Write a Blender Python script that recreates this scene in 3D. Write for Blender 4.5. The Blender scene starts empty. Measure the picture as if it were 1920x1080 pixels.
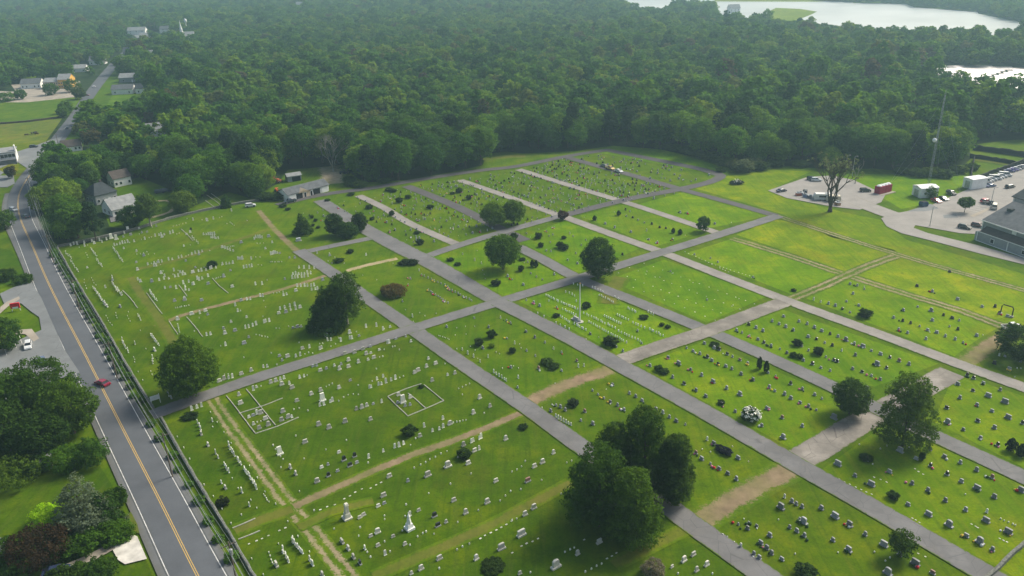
import bpy, math, random
import numpy as np
from mathutils import Vector, Matrix
from mathutils.geometry import tessellate_polygon
random.seed(7); rng = np.random.default_rng(7)
S = bpy.context.scene; COL = S.collection; R = math.radians
# ---------------------------------------------------------------- camera
CAMH = 100.0; FPX = 1484.5; PITCH = R(23.35); ROLL = R(-1.709); YA = R(54.73)
_c, _s = math.cos(PITCH), math.sin(PITCH)
FW = Vector((0, _c, -_s)); _r = Vector((1, 0, 0)); _u = Vector((0, _s, _c))
_cr, _sr = math.cos(ROLL), math.sin(ROLL)
RT = _cr*_r + _sr*_u; UP = -_sr*_r + _cr*_u
cam = bpy.data.cameras.new('camera'); co = bpy.data.objects.new('camera', cam); COL.objects.link(co); S.camera = co
m = Matrix((RT, UP, -FW)).transposed().to_4x4(); m.translation = (0, 0, CAMH); co.matrix_world = m
cam.sensor_width = 36; cam.lens = FPX/1920*36; cam.clip_start = 0.5; cam.clip_end = 12000
# ---------------------------------------------------------------- world, sun, exposure
SUN_AZ, SUN_EL = R(58), R(43)            # azimuth clockwise from +Y
W = bpy.data.worlds.new('World'); S.world = W; W.use_nodes = True
nt = W.node_tree; sky = nt.nodes.new('ShaderNodeTexSky'); sky.sky_type = 'NISHITA'; sky.sun_disc = False
sky.sun_elevation = SUN_EL; sky.sun_rotation = SUN_AZ; sky.air_density = 1.6; sky.dust_density = 5.0; sky.ozone_density = 1.0
bg = nt.nodes['Background']; bg.inputs['Strength'].default_value = 0.098; nt.links.new(sky.outputs[0], bg.inputs['Color'])
sl = bpy.data.lights.new('sun', 'SUN'); sl.energy = 3.1; sl.angle = R(20); sl.color = (1, 0.94, 0.80)
so = bpy.data.objects.new('sun', sl); COL.objects.link(so)
sd = Vector((math.sin(SUN_AZ)*math.cos(SUN_EL), math.cos(SUN_AZ)*math.cos(SUN_EL), math.sin(SUN_EL)))
so.rotation_euler = sd.to_track_quat('Z', 'Y').to_euler(); so.location = (0, 0, 300)
S.view_settings.view_transform = 'Standard'; S.view_settings.look = 'None'; S.view_settings.gamma = 1
S.view_settings.exposure = 0.62

# ---------------------------------------------------------------- where a line of sight meets the ground
def P(x, y, z=0.0):
    d = FW*FPX + RT*(x-960) - UP*(y-540); t = (z-CAMH)/d.z
    return Vector((d.x*t, d.y*t, z))
def PROJ(p):
    d = Vector(p)-Vector((0, 0, CAMH)); w = d.dot(FW)
    return 960+FPX*d.dot(RT)/w, 540-FPX*d.dot(UP)/w
DA = Vector((math.sin(YA), math.cos(YA), 0)); DB = Vector((DA.y, -DA.x, 0))
ANG = {'A': math.atan2(DA.y, DA.x), 'B': math.atan2(DB.y, DB.x)}
# ---------------------------------------------------------------- tagging
def tag(o, label=None, cat=None, group=None, kind=None):
    if label: o['label'] = label
    if cat: o['category'] = cat
    if group: o['group'] = group
    if kind: o['kind'] = kind
    return o
def empty(name, loc, rz=0.0, sc=1.0):
    o = bpy.data.objects.new(name, None); o.location = loc; o.rotation_euler = (0, 0, rz)
    o.scale = (sc, sc, sc) if isinstance(sc, (int, float)) else sc
    o.empty_display_size = 0.3; COL.objects.link(o); return o
def link(name, me, parent=None, loc=(0, 0, 0), rz=0.0, sc=None, color=None):
    o = bpy.data.objects.new(name, me); o.location = loc; o.rotation_euler = (0, 0, rz)
    if sc is not None: o.scale = (sc, sc, sc) if isinstance(sc, (int, float)) else sc
    if color: o.color = (*color, 1)
    if parent: o.parent = parent
    COL.objects.link(o); return o
# ---------------------------------------------------------------- materials
class NT:
    def __init__(s, name, rough=0.8, spec=0.2):
        s.m = bpy.data.materials.new(name); s.m.use_nodes = True; s.t = s.m.node_tree; s.b = s.t.nodes['Principled BSDF']
        s.b.inputs['Roughness'].default_value = rough; s.b.inputs['Specular IOR Level'].default_value = spec
    def n(s, ty, **kw):
        x = s.t.nodes.new('ShaderNode'+ty)
        for k, v in kw.items(): setattr(x, k, v)
        return x
    def l(s, a, b): s.t.links.new(a, b)
    def noise(s, scale, detail=3, vec=None, rough=0.6):
        x = s.n('TexNoise'); x.inputs['Scale'].default_value = scale; x.inputs['Detail'].default_value = detail
        x.inputs['Roughness'].default_value = rough
        if vec is None: vec = s.pos()
        s.l(vec, x.inputs['Vector']); return x.outputs['Fac']
    def pos(s):
        if not hasattr(s, '_p'): s._p = s.n('NewGeometry').outputs['Position']
        return s._p
    def obj(s): return s.n('TexCoord').outputs['Object']
    def ramp(s, f, stops):
        x = s.n('ValToRGB'); e = x.color_ramp.elements
        while len(e) < len(stops): e.new(0.5)
        for i, (p, c) in enumerate(stops):
            e[i].position = p; e[i].color = (*c, 1) if len(c) == 3 else c
        s.l(f, x.inputs[0]); return x.outputs[0]
    def mix(s, f, a, b, mode='MIX'):
        x = s.n('Mix', data_type='RGBA', blend_type=mode)
        for i, v in ((0, f), (6, a), (7, b)):
            if isinstance(v, (int, float)): x.inputs[i].default_value = v
            elif isinstance(v, tuple): x.inputs[i].default_value = (*v, 1)
            else: s.l(v, x.inputs[i])
        return x.outputs[2]
    def math(s, op, a, b=0.0, c=None):
        x = s.n('Math', operation=op)
        for i, v in enumerate((a, b) if c is None else (a, b, c)):
            if isinstance(v, (int, float)): x.inputs[i].default_value = v
            else: s.l(v, x.inputs[i])
        return x.outputs[0]
    def mr(s, v, a, b, c, d):
        x = s.n('MapRange'); s.l(v, x.inputs[0])
        for i, q in enumerate((a, b, c, d)): x.inputs[i+1].default_value = q
        return x.outputs[0]
    def mapping(s, vec, rz=0, sc=(1, 1, 1)):
        x = s.n('Mapping'); s.l(vec, x.inputs[0]); x.inputs['Rotation'].default_value = (0, 0, rz); x.inputs['Scale'].default_value = sc
        return x.outputs[0]
    def bump(s, h, st=0.4, d=0.1):
        x = s.n('Bump'); x.inputs['Strength'].default_value = st; x.inputs['Distance'].default_value = d
        s.l(h, x.inputs['Height']); s.l(x.outputs[0], s.b.inputs['Normal'])
    def col(s, c):
        if isinstance(c, tuple): s.b.inputs['Base Color'].default_value = (*c, 1)
        else: s.l(c, s.b.inputs['Base Color'])
        return s.m
def plain(name, c, rough=0.6, spec=0.3, metal=0.0, var=0.25, sc=0.8):
    t = NT(name, rough, spec); t.b.inputs['Metallic'].default_value = metal
    f = t.noise(sc, 4, t.obj()); lo = tuple(v*(1-var) for v in c); hi = tuple(min(1, v*(1+var)) for v in c)
    return t.col(t.ramp(f, [(0.3, lo), (0.7, hi)]))
def tinted(name, rough=0.6, spec=0.3, var=0.3, sc=3.0, stain=0.0, coat=0.0):
    """colour comes from the object's own colour, with speckle"""
    t = NT(name, rough, spec); oi = t.n('ObjectInfo'); f = t.noise(sc, 4)
    g = t.mr(f, 0.3, 0.7, 1-var, 1+var); cc = t.n('CombineColor'); [t.l(g, cc.inputs[i]) for i in range(3)]
    c = t.mix(1.0, oi.outputs['Color'], cc.outputs[0], 'MULTIPLY')
    if stain: c = t.mix(t.mr(t.noise(1.7, 4), 0.5, 0.75, 0, stain), c, (0.10, 0.10, 0.07))
    t.b.inputs['Coat Weight'].default_value = coat
    return t.col(c)
def grass_color(t, tint=True):
    p = t.pos()
    big = t.noise(0.018, 3, p); mid = t.noise(0.11, 4, p, 0.65); fine = t.noise(2.2, 3, p, 0.7)
    tuft = t.noise(0.6, 3, p, 0.7)
    base = t.ramp(mid, [(0.28, (0.055, 0.108, 0.003)), (0.5, (0.092, 0.158, 0.003)), (0.72, (0.165, 0.205, 0.004))])
    base = t.mix(t.mr(big, 0.42, 0.66, 0.0, 0.45), base, (0.032, 0.086, 0.004))
    streak = t.noise(0.5, 3, t.mapping(p, -YA+R(90), (1.6, 0.10, 1)), 0.6)      # mowing passes
    base = t.mix(t.mr(streak, 0.50, 0.68, 0, 0.50), base, (0.120, 0.150, 0.018))
    streak2 = t.noise(0.5, 3, t.mapping(p, -YA, (1.6, 0.10, 1)), 0.6)
    base = t.mix(t.mr(streak2, 0.52, 0.70, 0, 0.50), base, (0.045, 0.088, 0.005))
    brown = t.noise(0.05, 5, p, 0.7)
    base = t.mix(t.mr(brown, 0.52, 0.72, 0, 0.55), base, (0.112, 0.112, 0.010))
    base = t.mix(t.mr(t.noise(0.30, 5, p, 0.8), 0.52, 0.75, 0, 0.45), base, (0.045, 0.075, 0.006))
    base = t.mix(t.mr(tuft, 0.5, 0.8, 0, 0.40), base, (0.030, 0.070, 0.007))
    base = t.mix(t.mr(fine, 0.35, 0.75, 0.0, 0.45), base, (0.022, 0.055, 0.006))
    if tint:
        base = t.mix(1.0, base, t.n('ObjectInfo').outputs['Color'], 'MULTIPLY')
    return base
def m_grass():
    t = NT('lawn_grass', 0.85, 0.02); t.bump(t.noise(1.6, 4, None, 0.75), 0.5, 0.12); return t.col(grass_color(t))
M = {}
M['grass'] = m_grass()
def m_floor():
    t = NT('forest_floor', 0.95, 0.05)
    return t.col(t.ramp(t.noise(0.12, 5), [(0.3, (0.012, 0.025, 0.008)), (0.55, (0.022, 0.042, 0.012)), (0.75, (0.050, 0.060, 0.020))]))
M['floor'] = m_floor()
def m_asphalt(name, c, var=0.18, crack=0.5, ragged=False):
    t = NT(name, 0.85, 0.25)
    base = t.ramp(t.noise(0.15, 5), [(0.3, tuple(v*(1-var) for v in c)), (0.7, tuple(v*(1+var) for v in c))])
    base = t.mix(t.mr(t.noise(3.0, 3), 0.4, 0.8, 0, 0.3), base, tuple(v*0.7 for v in c))
    uv = t.n('TexCoord').outputs['UV']; sp = t.n('SeparateXYZ'); t.l(uv, sp.inputs[0])
    a = t.math('ABSOLUTE', sp.outputs[1])
    edge = t.math('ADD', a, t.mr(t.noise(0.7, 4), 0.3, 0.7, -0.10, 0.10))
    base = t.mix(t.mr(edge, 0.82, 1.0, 0, 0.6), base, (c[0]*0.8, c[1]*0.78, c[2]*0.62))
    w = t.n('TexVoronoi', feature='DISTANCE_TO_EDGE'); w.inputs['Scale'].default_value = 0.22
    t.l(t.mapping(t.pos(), 0.4), w.inputs['Vector'])
    base = t.mix(t.mr(w.outputs['Distance'], 0.0, 0.012, crack, 0), base, tuple(v*0.45 for v in c))
    if ragged:
        pt = t.noise(0.09, 4, None, 0.7); base = t.mix(t.mr(pt, 0.52, 0.58, 0, 0.45), base, tuple(v*0.72 for v in c))
        base = t.mix(t.mr(t.noise(0.35, 3), 0.55, 0.75, 0, 0.35), base, (c[0]*1.25, c[1]*1.18, c[2]*1.05))
        e2 = t.math('ADD', a, t.mr(t.noise(0.45, 6, None, 0.85), 0.25, 0.75, -0.20, 0.20)); base = t.mix(t.mr(e2, 0.93, 0.97, 0, 1), base, grass_color(t, False))
    return t.col(base)
M['asphalt'] = m_asphalt('street_asphalt', (0.092, 0.100, 0.113), 0.12, 0.0)
M['shoulder'] = m_asphalt('shoulder_asphalt', (0.125, 0.130, 0.135), 0.15, 0.0)
M['lane'] = m_asphalt('lane_asphalt', (0.140, 0.139, 0.142), 0.18, 0.6, True)
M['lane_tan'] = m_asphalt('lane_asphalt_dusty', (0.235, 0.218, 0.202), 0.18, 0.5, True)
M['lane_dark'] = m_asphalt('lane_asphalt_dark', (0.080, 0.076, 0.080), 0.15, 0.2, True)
M['lane_worn'] = m_asphalt('worn_out_asphalt', (0.195, 0.178, 0.158), 0.5, 0.9, True)
M['lot'] = m_asphalt('parking_asphalt', (0.25, 0.235, 0.220), 0.14)
M['lot_grey'] = m_asphalt('parking_asphalt_grey', (0.165, 0.175, 0.18), 0.15)
M['gravel'] = m_asphalt('pale_gravel', (0.30, 0.265, 0.22), 0.25, 0.0)
def m_track(name, dirt, ruts, fade=1.0):
    """worn wheel tracks; the rest of the strip is the same grass as the lawn round it"""
    t = NT(name, 0.95, 0.05); uv = t.n('TexCoord').outputs['UV']; sp = t.n('SeparateXYZ'); t.l(uv, sp.inputs[0])
    v = t.math('ABSOLUTE', t.math('ADD', sp.outputs[1], t.mr(t.noise(0.25, 3), 0.2, 0.8, -0.16, 0.16)))
    n1 = t.mr(t.noise(1.1, 6, None, 0.85), 0.25, 0.75, -0.42, 0.42)
    if ruts:
        d = t.math('ABSOLUTE', t.math('SUBTRACT', v, 0.48)); k = t.mr(t.math('ADD', d, n1), 0.14, 0.28, fade, 0)
    else:
        k = t.mr(t.math('ADD', v, n1), 0.50, 0.72, fade, 0)
    k = t.math('MULTIPLY', k, t.mr(t.noise(0.06, 3), 0.3, 0.6, 0.45, 1.0))
    dc = t.ramp(t.noise(0.4, 5), [(0.3, tuple(q*0.7 for q in dirt)), (0.7, tuple(q*1.2 for q in dirt))])
    t.bump(t.noise(1.6, 4, None, 0.75), 0.4, 0.1)
    return t.col(t.mix(k, grass_color(t), dc))
M['rut'] = m_track('rutted_track', (0.26, 0.215, 0.135), True)
M['dirt'] = m_track('worn_dirt', (0.21, 0.16, 0.10), False)
M['reddirt'] = m_track('reddish_dirt', (0.23, 0.165, 0.11), False)
M['faint'] = m_track('faint_dirt', (0.135, 0.112, 0.035), False, 0.55)
M['tan'] = m_track('tan_dirt', (0.36, 0.29, 0.19), False)
M['white_paint'] = plain('white_road_paint', (0.52, 0.52, 0.51), 0.7, 0.2, 0, 0.3, 1)
M['pale_sand'] = plain('pale_sand', (0.50, 0.48, 0.44), 0.9, 0.1, 0, 0.25, 0.5)
M['yellow_paint'] = plain('yellow_road_paint', (0.50, 0.33, 0.09), 0.7, 0.2, 0, 0.15, 3)
M['stone'] = tinted('monument_stone', 0.55, 0.35, 0.16, 5.0, 0.35)
M['polished'] = tinted('polished_granite', 0.15, 0.6, 0.2, 9.0)
M['kerbstone'] = plain('kerb_granite', (0.33, 0.33, 0.29), 0.8, 0.2, 0, 0.3, 2)
M['drystone'] = plain('wall_stone', (0.14, 0.145, 0.13), 0.9, 0.2, 0, 0.5, 2.5)
M['paint'] = tinted('car_paint', 0.22, 0.5, 0.03, 1.0, 0, 0.6)
M['tint'] = tinted('painted_surface', 0.65, 0.25, 0.10, 1.2)
M['glass'] = plain('dark_glass', (0.02, 0.025, 0.03), 0.05, 0.6, 0, 0.1)
M['tyre'] = plain('tyre_rubber', (0.015, 0.015, 0.016), 0.8, 0.2)
M['chrome'] = plain('light_metal', (0.55, 0.56, 0.58), 0.3, 0.5, 0.7)
M['lampglass'] = plain('lamp_glass', (0.7, 0.7, 0.66), 0.1, 0.6)
M['redlamp'] = plain('red_lamp_glass', (0.4, 0.01, 0.01), 0.2, 0.6)
M['white'] = plain('white_trim', (0.72, 0.73, 0.73), 0.6, 0.3, 0, 0.08)
M['dark'] = plain('dark_opening', (0.015, 0.016, 0.018), 0.8, 0.2)
M['wood_pole'] = plain('weathered_pole', (0.13, 0.11, 0.09), 0.9, 0.1, 0, 0.3)
M['steel'] = plain('galvanised_steel', (0.34, 0.36, 0.38), 0.45, 0.5, 0.4)
M['bark'] = plain('bark', (0.075, 0.060, 0.045), 0.95, 0.1, 0, 0.4, 2)
M['palebark'] = plain('pale_bark', (0.30, 0.28, 0.24), 0.9, 0.1, 0, 0.35, 2)
def m_roof(name, c):
    t = NT(name, 0.9, 0.15); w = t.n('TexWave', wave_type='BANDS', bands_direction='Z'); w.inputs['Scale'].default_value = 2.2
    w.inputs['Distortion'].default_value = 1.5; t.l(t.obj(), w.inputs['Vector'])
    b = t.ramp(t.noise(0.6, 5, t.obj()), [(0.3, tuple(v*0.72 for v in c)), (0.7, tuple(v*1.25 for v in c))])
    return t.col(t.mix(t.math('MULTIPLY', w.outputs['Fac'], 0.35), b, tuple(v*0.6 for v in c)))
M['roof_grey'] = m_roof('grey_shingles', (0.115, 0.125, 0.135)); M['roof_dark'] = m_roof('dark_shingles', (0.045, 0.055, 0.062))
M['roof_brown'] = m_roof('brown_shingles', (0.085, 0.072, 0.065)); M['roof_pale'] = m_roof('pale_shingles', (0.26, 0.27, 0.275))
def m_siding(name, c):
    t = NT(name, 0.7, 0.25); w = t.n('TexWave', wave_type='BANDS', bands_direction='Z'); w.inputs['Scale'].default_value = 1.6
    t.l(t.obj(), w.inputs['Vector']); b = t.ramp(t.noise(0.8, 4, t.obj()), [(0.3, tuple(v*0.88 for v in c)), (0.7, tuple(min(1, v*1.1) for v in c))])
    return t.col(t.mix(t.mr(w.outputs['Fac'], 0.75, 1.0, 0, 0.3), b, tuple(v*0.6 for v in c)))
M['side_white'] = m_siding('white_clapboard', (0.76, 0.76, 0.74)); M['side_yellow'] = m_siding('yellow_clapboard', (0.62, 0.36, 0.07))
M['side_grey'] = m_siding('grey_clapboard', (0.27, 0.29, 0.305)); M['side_tan'] = m_siding('tan_clapboard', (0.50, 0.40, 0.29))
def m_leaf(name, source, rough=0.7, trans=0.40, var=0.35):
    t = NT(name, rough, 0.04); oi = t.n('ObjectInfo')
    f = t.noise(0.45, 3); g = t.mr(f, 0.3, 0.7, 1-var, 1+var)
    if source == 'object': base = oi.outputs['Color']
    else: base = t.ramp(oi.outputs['Random'], [(0.0, (0.028, 0.085, 0.014)), (0.22, (0.044, 0.120, 0.014)), (0.5, (0.064, 0.155, 0.015)), (0.78, (0.092, 0.182, 0.016)), (0.93, (0.135, 0.215, 0.020)), (0.985, (0.085, 0.100, 0.040)), (1.0, (0.080, 0.070, 0.050))])
    cc = t.n('CombineColor'); [t.l(g, cc.inputs[i]) for i in range(3)]
    c = t.mix(1.0, base, cc.outputs[0], 'MULTIPLY')
    fine = t.noise(2.5, 2); c = t.mix(t.mr(fine, 0.45, 0.75, 0, 0.4), c, t.mix(1.0, c, (1.5, 1.35, 0.9), 'MULTIPLY'))
    t.col(c); tr = t.n('BsdfTranslucent'); t.l(t.mix(1.0, c, (1.5, 1.4, 0.5), 'MULTIPLY'), tr.inputs[0])
    ms = t.n('MixShader'); ms.inputs[0].default_value = trans; t.l(t.b.outputs[0], ms.inputs[1]); t.l(tr.outputs[0], ms.inputs[2])
    t.l(ms.outputs[0], t.t.nodes['Material Output'].inputs['Surface']); return t.m
M['leaf'] = m_leaf('foliage', 'object'); M['leaf_wood'] = m_leaf('wood_foliage', 'random')
M['petal'] = plain('white_blossom', (0.75, 0.76, 0.66), 0.7, 0.2)
def m_water():
    t = NT('river_water', 0.32, 1.0); t.bump(t.noise(0.25, 4, t.mapping(t.pos(), 0.2, (1, 2.5, 1))), 0.10, 0.3)
    return t.col(t.ramp(t.noise(0.004, 3), [(0.35, (0.30, 0.33, 0.33)), (0.65, (0.50, 0.52, 0.52))]))  # pale base stands in for the bright sky reflected on the water
M['water'] = m_water()
M['stone_w'] = plain('pale_stone', (0.60, 0.60, 0.55), 0.6, 0.3, 0, 0.25, 3); M['stone_g'] = plain('grey_stone', (0.33, 0.34, 0.36), 0.6, 0.3, 0, 0.3, 3)
M['polished_k'] = plain('black_polished_stone', (0.03, 0.03, 0.034), 0.15, 0.6)
for _n, _c in (('red', (.45, .02, .03)), ('white', (.75, .75, .72)), ('pink', (.60, .18, .28)), ('green', (.03, .07, .015)), ('yellow', (.65, .45, .05))): M['fl_'+_n] = plain('petals_'+_n, _c, .7, .2)
M['panel'] = plain('solar_panel_glass', (0.75, 0.72, 0.74), 0.35, 1.0, 0.8, 0.15, .3)  # sky glare on the panels is put into this pale base colour
def m_haze():
    m = bpy.data.materials.new('haze_air'); m.use_nodes = True; t = m.node_tree; t.nodes.remove(t.nodes['Principled BSDF']); v = t.nodes.new('ShaderNodeVolumePrincipled')
    v.inputs['Color'].default_value = (0.52, 0.84, 1.0, 1); v.inputs['Density'].default_value = HAZE; v.inputs['Anisotropy'].default_value = 0.3
    t.links.new(v.outputs[0], t.nodes['Material Output'].inputs['Volume']); return m
HAZE = 0.00024
M['haze'] = m_haze()
# ---------------------------------------------------------------- mesh building
class MB:
    def __init__(s): s.v = []; s.f = []; s.mi = []; s.mats = []
    def _m(s, mat):
        mat = M[mat] if isinstance(mat, str) else mat
        if mat not in s.mats: s.mats.append(mat)
        return s.mats.index(mat)
    def add(s, vs, fs, mat):
        o = len(s.v); s.v += [tuple(v) for v in vs]; s.f += [tuple(i+o for i in f) for f in fs]; s.mi += [s._m(mat)]*len(fs); return s
    def box(s, c, d, mat, rz=0, taper=1.0, tx=None):
        x, y, z = d[0]/2, d[1]/2, d[2]; tx = taper if tx is None else tx; vs = []
        for zz, k, kx in ((0, 1, 1), (z, taper, tx)):
            for sx, sy in ((-1, -1), (1, -1), (1, 1), (-1, 1)):
                px, py = sx*x*kx, sy*y*k; vs.append((c[0]+px*math.cos(rz)-py*math.sin(rz), c[1]+px*math.sin(rz)+py*math.cos(rz), c[2]+zz))
        return s.add(vs, [(3, 2, 1, 0), (4, 5, 6, 7), (0, 1, 5, 4), (1, 2, 6, 5), (2, 3, 7, 6), (3, 0, 4, 7)], mat)
    def prism(s, poly, axis, a, b, mat, off=(0, 0, 0)):
        """extrude a 2-D outline: axis 'y' -> outline in x,z ; 'x' -> outline in y,z ; 'z' -> outline in x,y"""
        n = len(poly); vs = []
        for t in (a, b):
            for p, q in poly:
                v = (p, t, q) if axis == 'y' else (t, p, q) if axis == 'x' else (p, q, t)
                vs.append((v[0]+off[0], v[1]+off[1], v[2]+off[2]))
        fs = [tuple(range(n)), tuple(range(2*n-1, n-1, -1))]+[(i, i+n, (i+1) % n+n, (i+1) % n) for i in range(n)]
        return s.add(vs, fs, mat)
    def tube(s, pts, rad, mat, k=6):
        if isinstance(rad, (int, float)): rad = [rad]*len(pts)
        vs = []; pts = [Vector(p) for p in pts]
        for i, p in enumerate(pts):
            d = (pts[min(i+1, len(pts)-1)]-pts[max(i-1, 0)]).normalized()
            a = d.cross(Vector((0, 0, 1))) if abs(d.z) < 0.95 else d.cross(Vector((1, 0, 0))); a.normalize(); b = d.cross(a)
            for j in range(k):
                t = 2*math.pi*j/k; vs.append(p+(a*math.cos(t)+b*math.sin(t))*rad[i])
        fs = [(i*k+j, i*k+(j+1) % k, (i+1)*k+(j+1) % k, (i+1)*k+j) for i in range(len(pts)-1) for j in range(k)]
        fs += [tuple(range(k-1, -1, -1)), tuple((len(pts)-1)*k+j for j in range(k))]
        return s.add(vs, fs, mat)
    def lathe(s, prof, mat, k=12, c=(0, 0, 0)):
        vs = [(c[0]+r*math.cos(2*math.pi*j/k), c[1]+r*math.sin(2*math.pi*j/k), c[2]+z) for r, z in prof for j in range(k)]
        fs = [(i*k+j, i*k+(j+1) % k, (i+1)*k+(j+1) % k, (i+1)*k+j) for i in range(len(prof)-1) for j in range(k)]
        fs += [tuple(range(k-1, -1, -1)), tuple((len(prof)-1)*k+j for j in range(k))]
        return s.add(vs, fs, mat)
    def mesh(s, name, smooth=False):
        me = bpy.data.meshes.new(name); me.from_pydata(s.v, [], s.f)
        for mt in s.mats: me.materials.append(mt)
        me.polygons.foreach_set('material_index', s.mi)
        if smooth: me.polygons.foreach_set('use_smooth', [True]*len(s.f))
        me.update(); return me
    def build(s, name, parent=None, **kw): return link(name, s.mesh(name), parent, **kw)
_z = [0.020]
def nz(step=0.004): _z[0] += step; return _z[0]
def sheet(name, px, mat, z=None, color=None, world=False, kind='structure'):
    z = nz() if z is None else z
    pts = [Vector((p[0], p[1], 0)) for p in px] if world else [P(*p) for p in px]
    tri = tessellate_polygon([pts]); me = bpy.data.meshes.new(name)
    fs = []
    for t in tri:
        a, b, c = (pts[i] for i in t); fs.append(tuple(t) if (b-a).cross(c-a).z > 0 else tuple(reversed(t)))
    me.from_pydata([(p.x, p.y, z) for p in pts], [], fs); me.materials.append(M[mat]); me.update()
    o = link(name, me, color=color or (1, 1, 1)); o['kind'] = kind; return o
def smooth_line(pts, step=4.0):
    out = []
    n = len(pts)
    for i in range(n-1):
        p0, p1, p2, p3 = pts[max(i-1, 0)], pts[i], pts[i+1], pts[min(i+2, n-1)]
        k = max(1, int((p2-p1).length/step))
        for j in range(k):
            t = j/k; out.append(0.5*((2*p1)+(p2-p0)*t+(2*p0-5*p1+4*p2-p3)*t*t+(3*p1-p0-3*p2+p3)*t**3))
    out.append(pts[-1]); return out
def ribbon(name, px, width, mat, off=0.0, z=None, parent=None, kind='structure', color=(1, 1, 1), dash=None):
    z = nz() if z is None else z
    c = smooth_line([P(*p) for p in px]); n = len(c)
    w = [width]*n if not isinstance(width, (list, tuple)) else list(np.interp(np.linspace(0, 1, n), np.linspace(0, 1, len(width)), width))
    L = []; uv = []; d = 0
    for i in range(n):
        t = (c[min(i+1, n-1)]-c[max(i-1, 0)]).normalized(); nn = Vector((t.y, -t.x, 0))
        if i: d += (c[i]-c[i-1]).length
        q = c[i]+nn*off
        L.append((q-nn*w[i]/2, q+nn*w[i]/2, d))
    me = bpy.data.meshes.new(name); vs = []; fs = []
    for a, b, dd in L: vs += [(a.x, a.y, z), (b.x, b.y, z)]; uv += [(dd, -1), (dd, 1)]
    for i in range(n-1): fs.append((2*i, 2*i+1, 2*i+3, 2*i+2))
    me.from_pydata(vs, [], fs); ul = me.uv_layers.new(name='UVMap')
    for lp in me.loops: ul.data[lp.index].uv = uv[lp.vertex_index]
    me.materials.append(M[mat]); me.update(); o = link(name, me, parent, color=color)
    if kind: o['kind'] = kind
    return o
# ---------------------------------------------------------------- foliage
def leaf_mesh(name, blobs, n, size, mat, up=0.0, flat=0.0, seed=0, keep=0.72, spray=None):
    r = np.random.default_rng(seed); B = np.array(blobs, float)          # x y z rx rz
    c, rx, rzz = B[:, :3], B[:, 3], B[:, 4]
    w = rx*rzz; w = w/w.sum(); idx = r.choice(len(B), int(n*2.2), p=w)
    d = r.normal(size=(len(idx), 3)); d[:, 2] += up; d /= np.linalg.norm(d, axis=1)[:, None]
    rad = r.uniform(0.72, 1.16, len(idx))[:, None]
    sc = np.stack([rx[idx], rx[idx], rzz[idx]], 1); p = c[idx]+d*sc*rad
    inside = np.zeros(len(idx), bool)
    for k in range(len(B)):
        q = (p-c[k])/np.array([rx[k], rx[k], rzz[k]]); inside |= (np.linalg.norm(q, axis=1) < keep) & (idx != k)
    p = p[~inside]; d = d[~inside]
    K = max(70, n//20); tc, td = p[:K], d[:K]; K = len(tc); ti = r.integers(0, K, n); N = n        # leaves gather into sprays
    ld = r.normal(size=(N, 3)); ld[:, 2] += 0.35; ld += td[ti]*0.5; ld /= np.linalg.norm(ld, axis=1)[:, None]
    ext = float(np.mean(rx)); rt = min(size*4.2, ext*.62)*r.uniform(.7, 1.25, K)[ti][:, None]
    p = tc[ti]+ld*rt*r.uniform(0.55, 1.1, N)[:, None]*np.array([1, 1, .8]); d = ld
    nrm = d+r.normal(size=(N, 3))*0.55; nrm[:, 2] += flat; nrm /= np.linalg.norm(nrm, axis=1)[:, None]
    a = np.cross(nrm, r.normal(size=(N, 3))); a /= np.linalg.norm(a, axis=1)[:, None]; b = np.cross(nrm, a)
    s = size*r.uniform(0.6, 1.3, N)[:, None]; e = r.uniform(0.55, 0.95, N)[:, None]
    vs = np.stack([p-a*s, p-b*s*e, p+a*s, p+b*s*e], 1).reshape(-1, 3)
    me = bpy.data.meshes.new(name); me.vertices.add(4*N); me.vertices.foreach_set('co', vs.ravel())
    me.loops.add(4*N); me.loops.foreach_set('vertex_index', np.arange(4*N)); me.polygons.add(N)
    me.polygons.foreach_set('loop_start', np.arange(0, 4*N, 4)); me.polygons.foreach_set('loop_total', np.full(N, 4))
    me.materials.append(M[mat]); me.update(calc_edges=True); return me
def blobs_round(h, w, z0, seed, nb=26, r=0.26, flat=0.8, egg=0.0):
    q = np.random.default_rng(seed); out = []; H = h-z0
    for i in range(nb):
        t = i*2.39996+q.uniform(0, .6); zz = 1-2*(i+.5)/nb; rr = math.sqrt(max(0, 1-zz*zz))
        k = q.uniform(0.80, 1.0); br = r*w*q.uniform(0.75, 1.15)
        wf = 1-egg*max(0, zz)
        out.append((math.cos(t)*rr*(w/2-br*.8)*k*wf, math.sin(t)*rr*(w/2-br*.8)*k*wf, z0+H/2+zz*(H/2-br*flat*.9)*k, br, br*flat))
    out.append((0, 0, z0+H/2, w*0.30, H*0.36)); return out
def blobs_cone(h, w, z0, seed, tiers=9, per=7, droop=0.0, top=0.12):
    q = np.random.default_rng(seed); out = []
    for i in range(tiers):
        t = i/(tiers-1); z = z0+(h-z0)*(0.06+0.88*t); R_ = w/2*((1-t)**0.8*(1-top)+top)
        for j in range(max(1, int(per*(1-t)+1.5))):
            a = j*2*math.pi/max(1, int(per*(1-t)+1.5))+i*1.3+q.uniform(-.3, .3); k = q.uniform(0.55, 0.85)
            out.append((math.cos(a)*R_*k, math.sin(a)*R_*k, z-droop*R_*q.uniform(0, 1), max(R_*0.42, w*0.05), (h-z0)/tiers*0.62))
    return out
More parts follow.
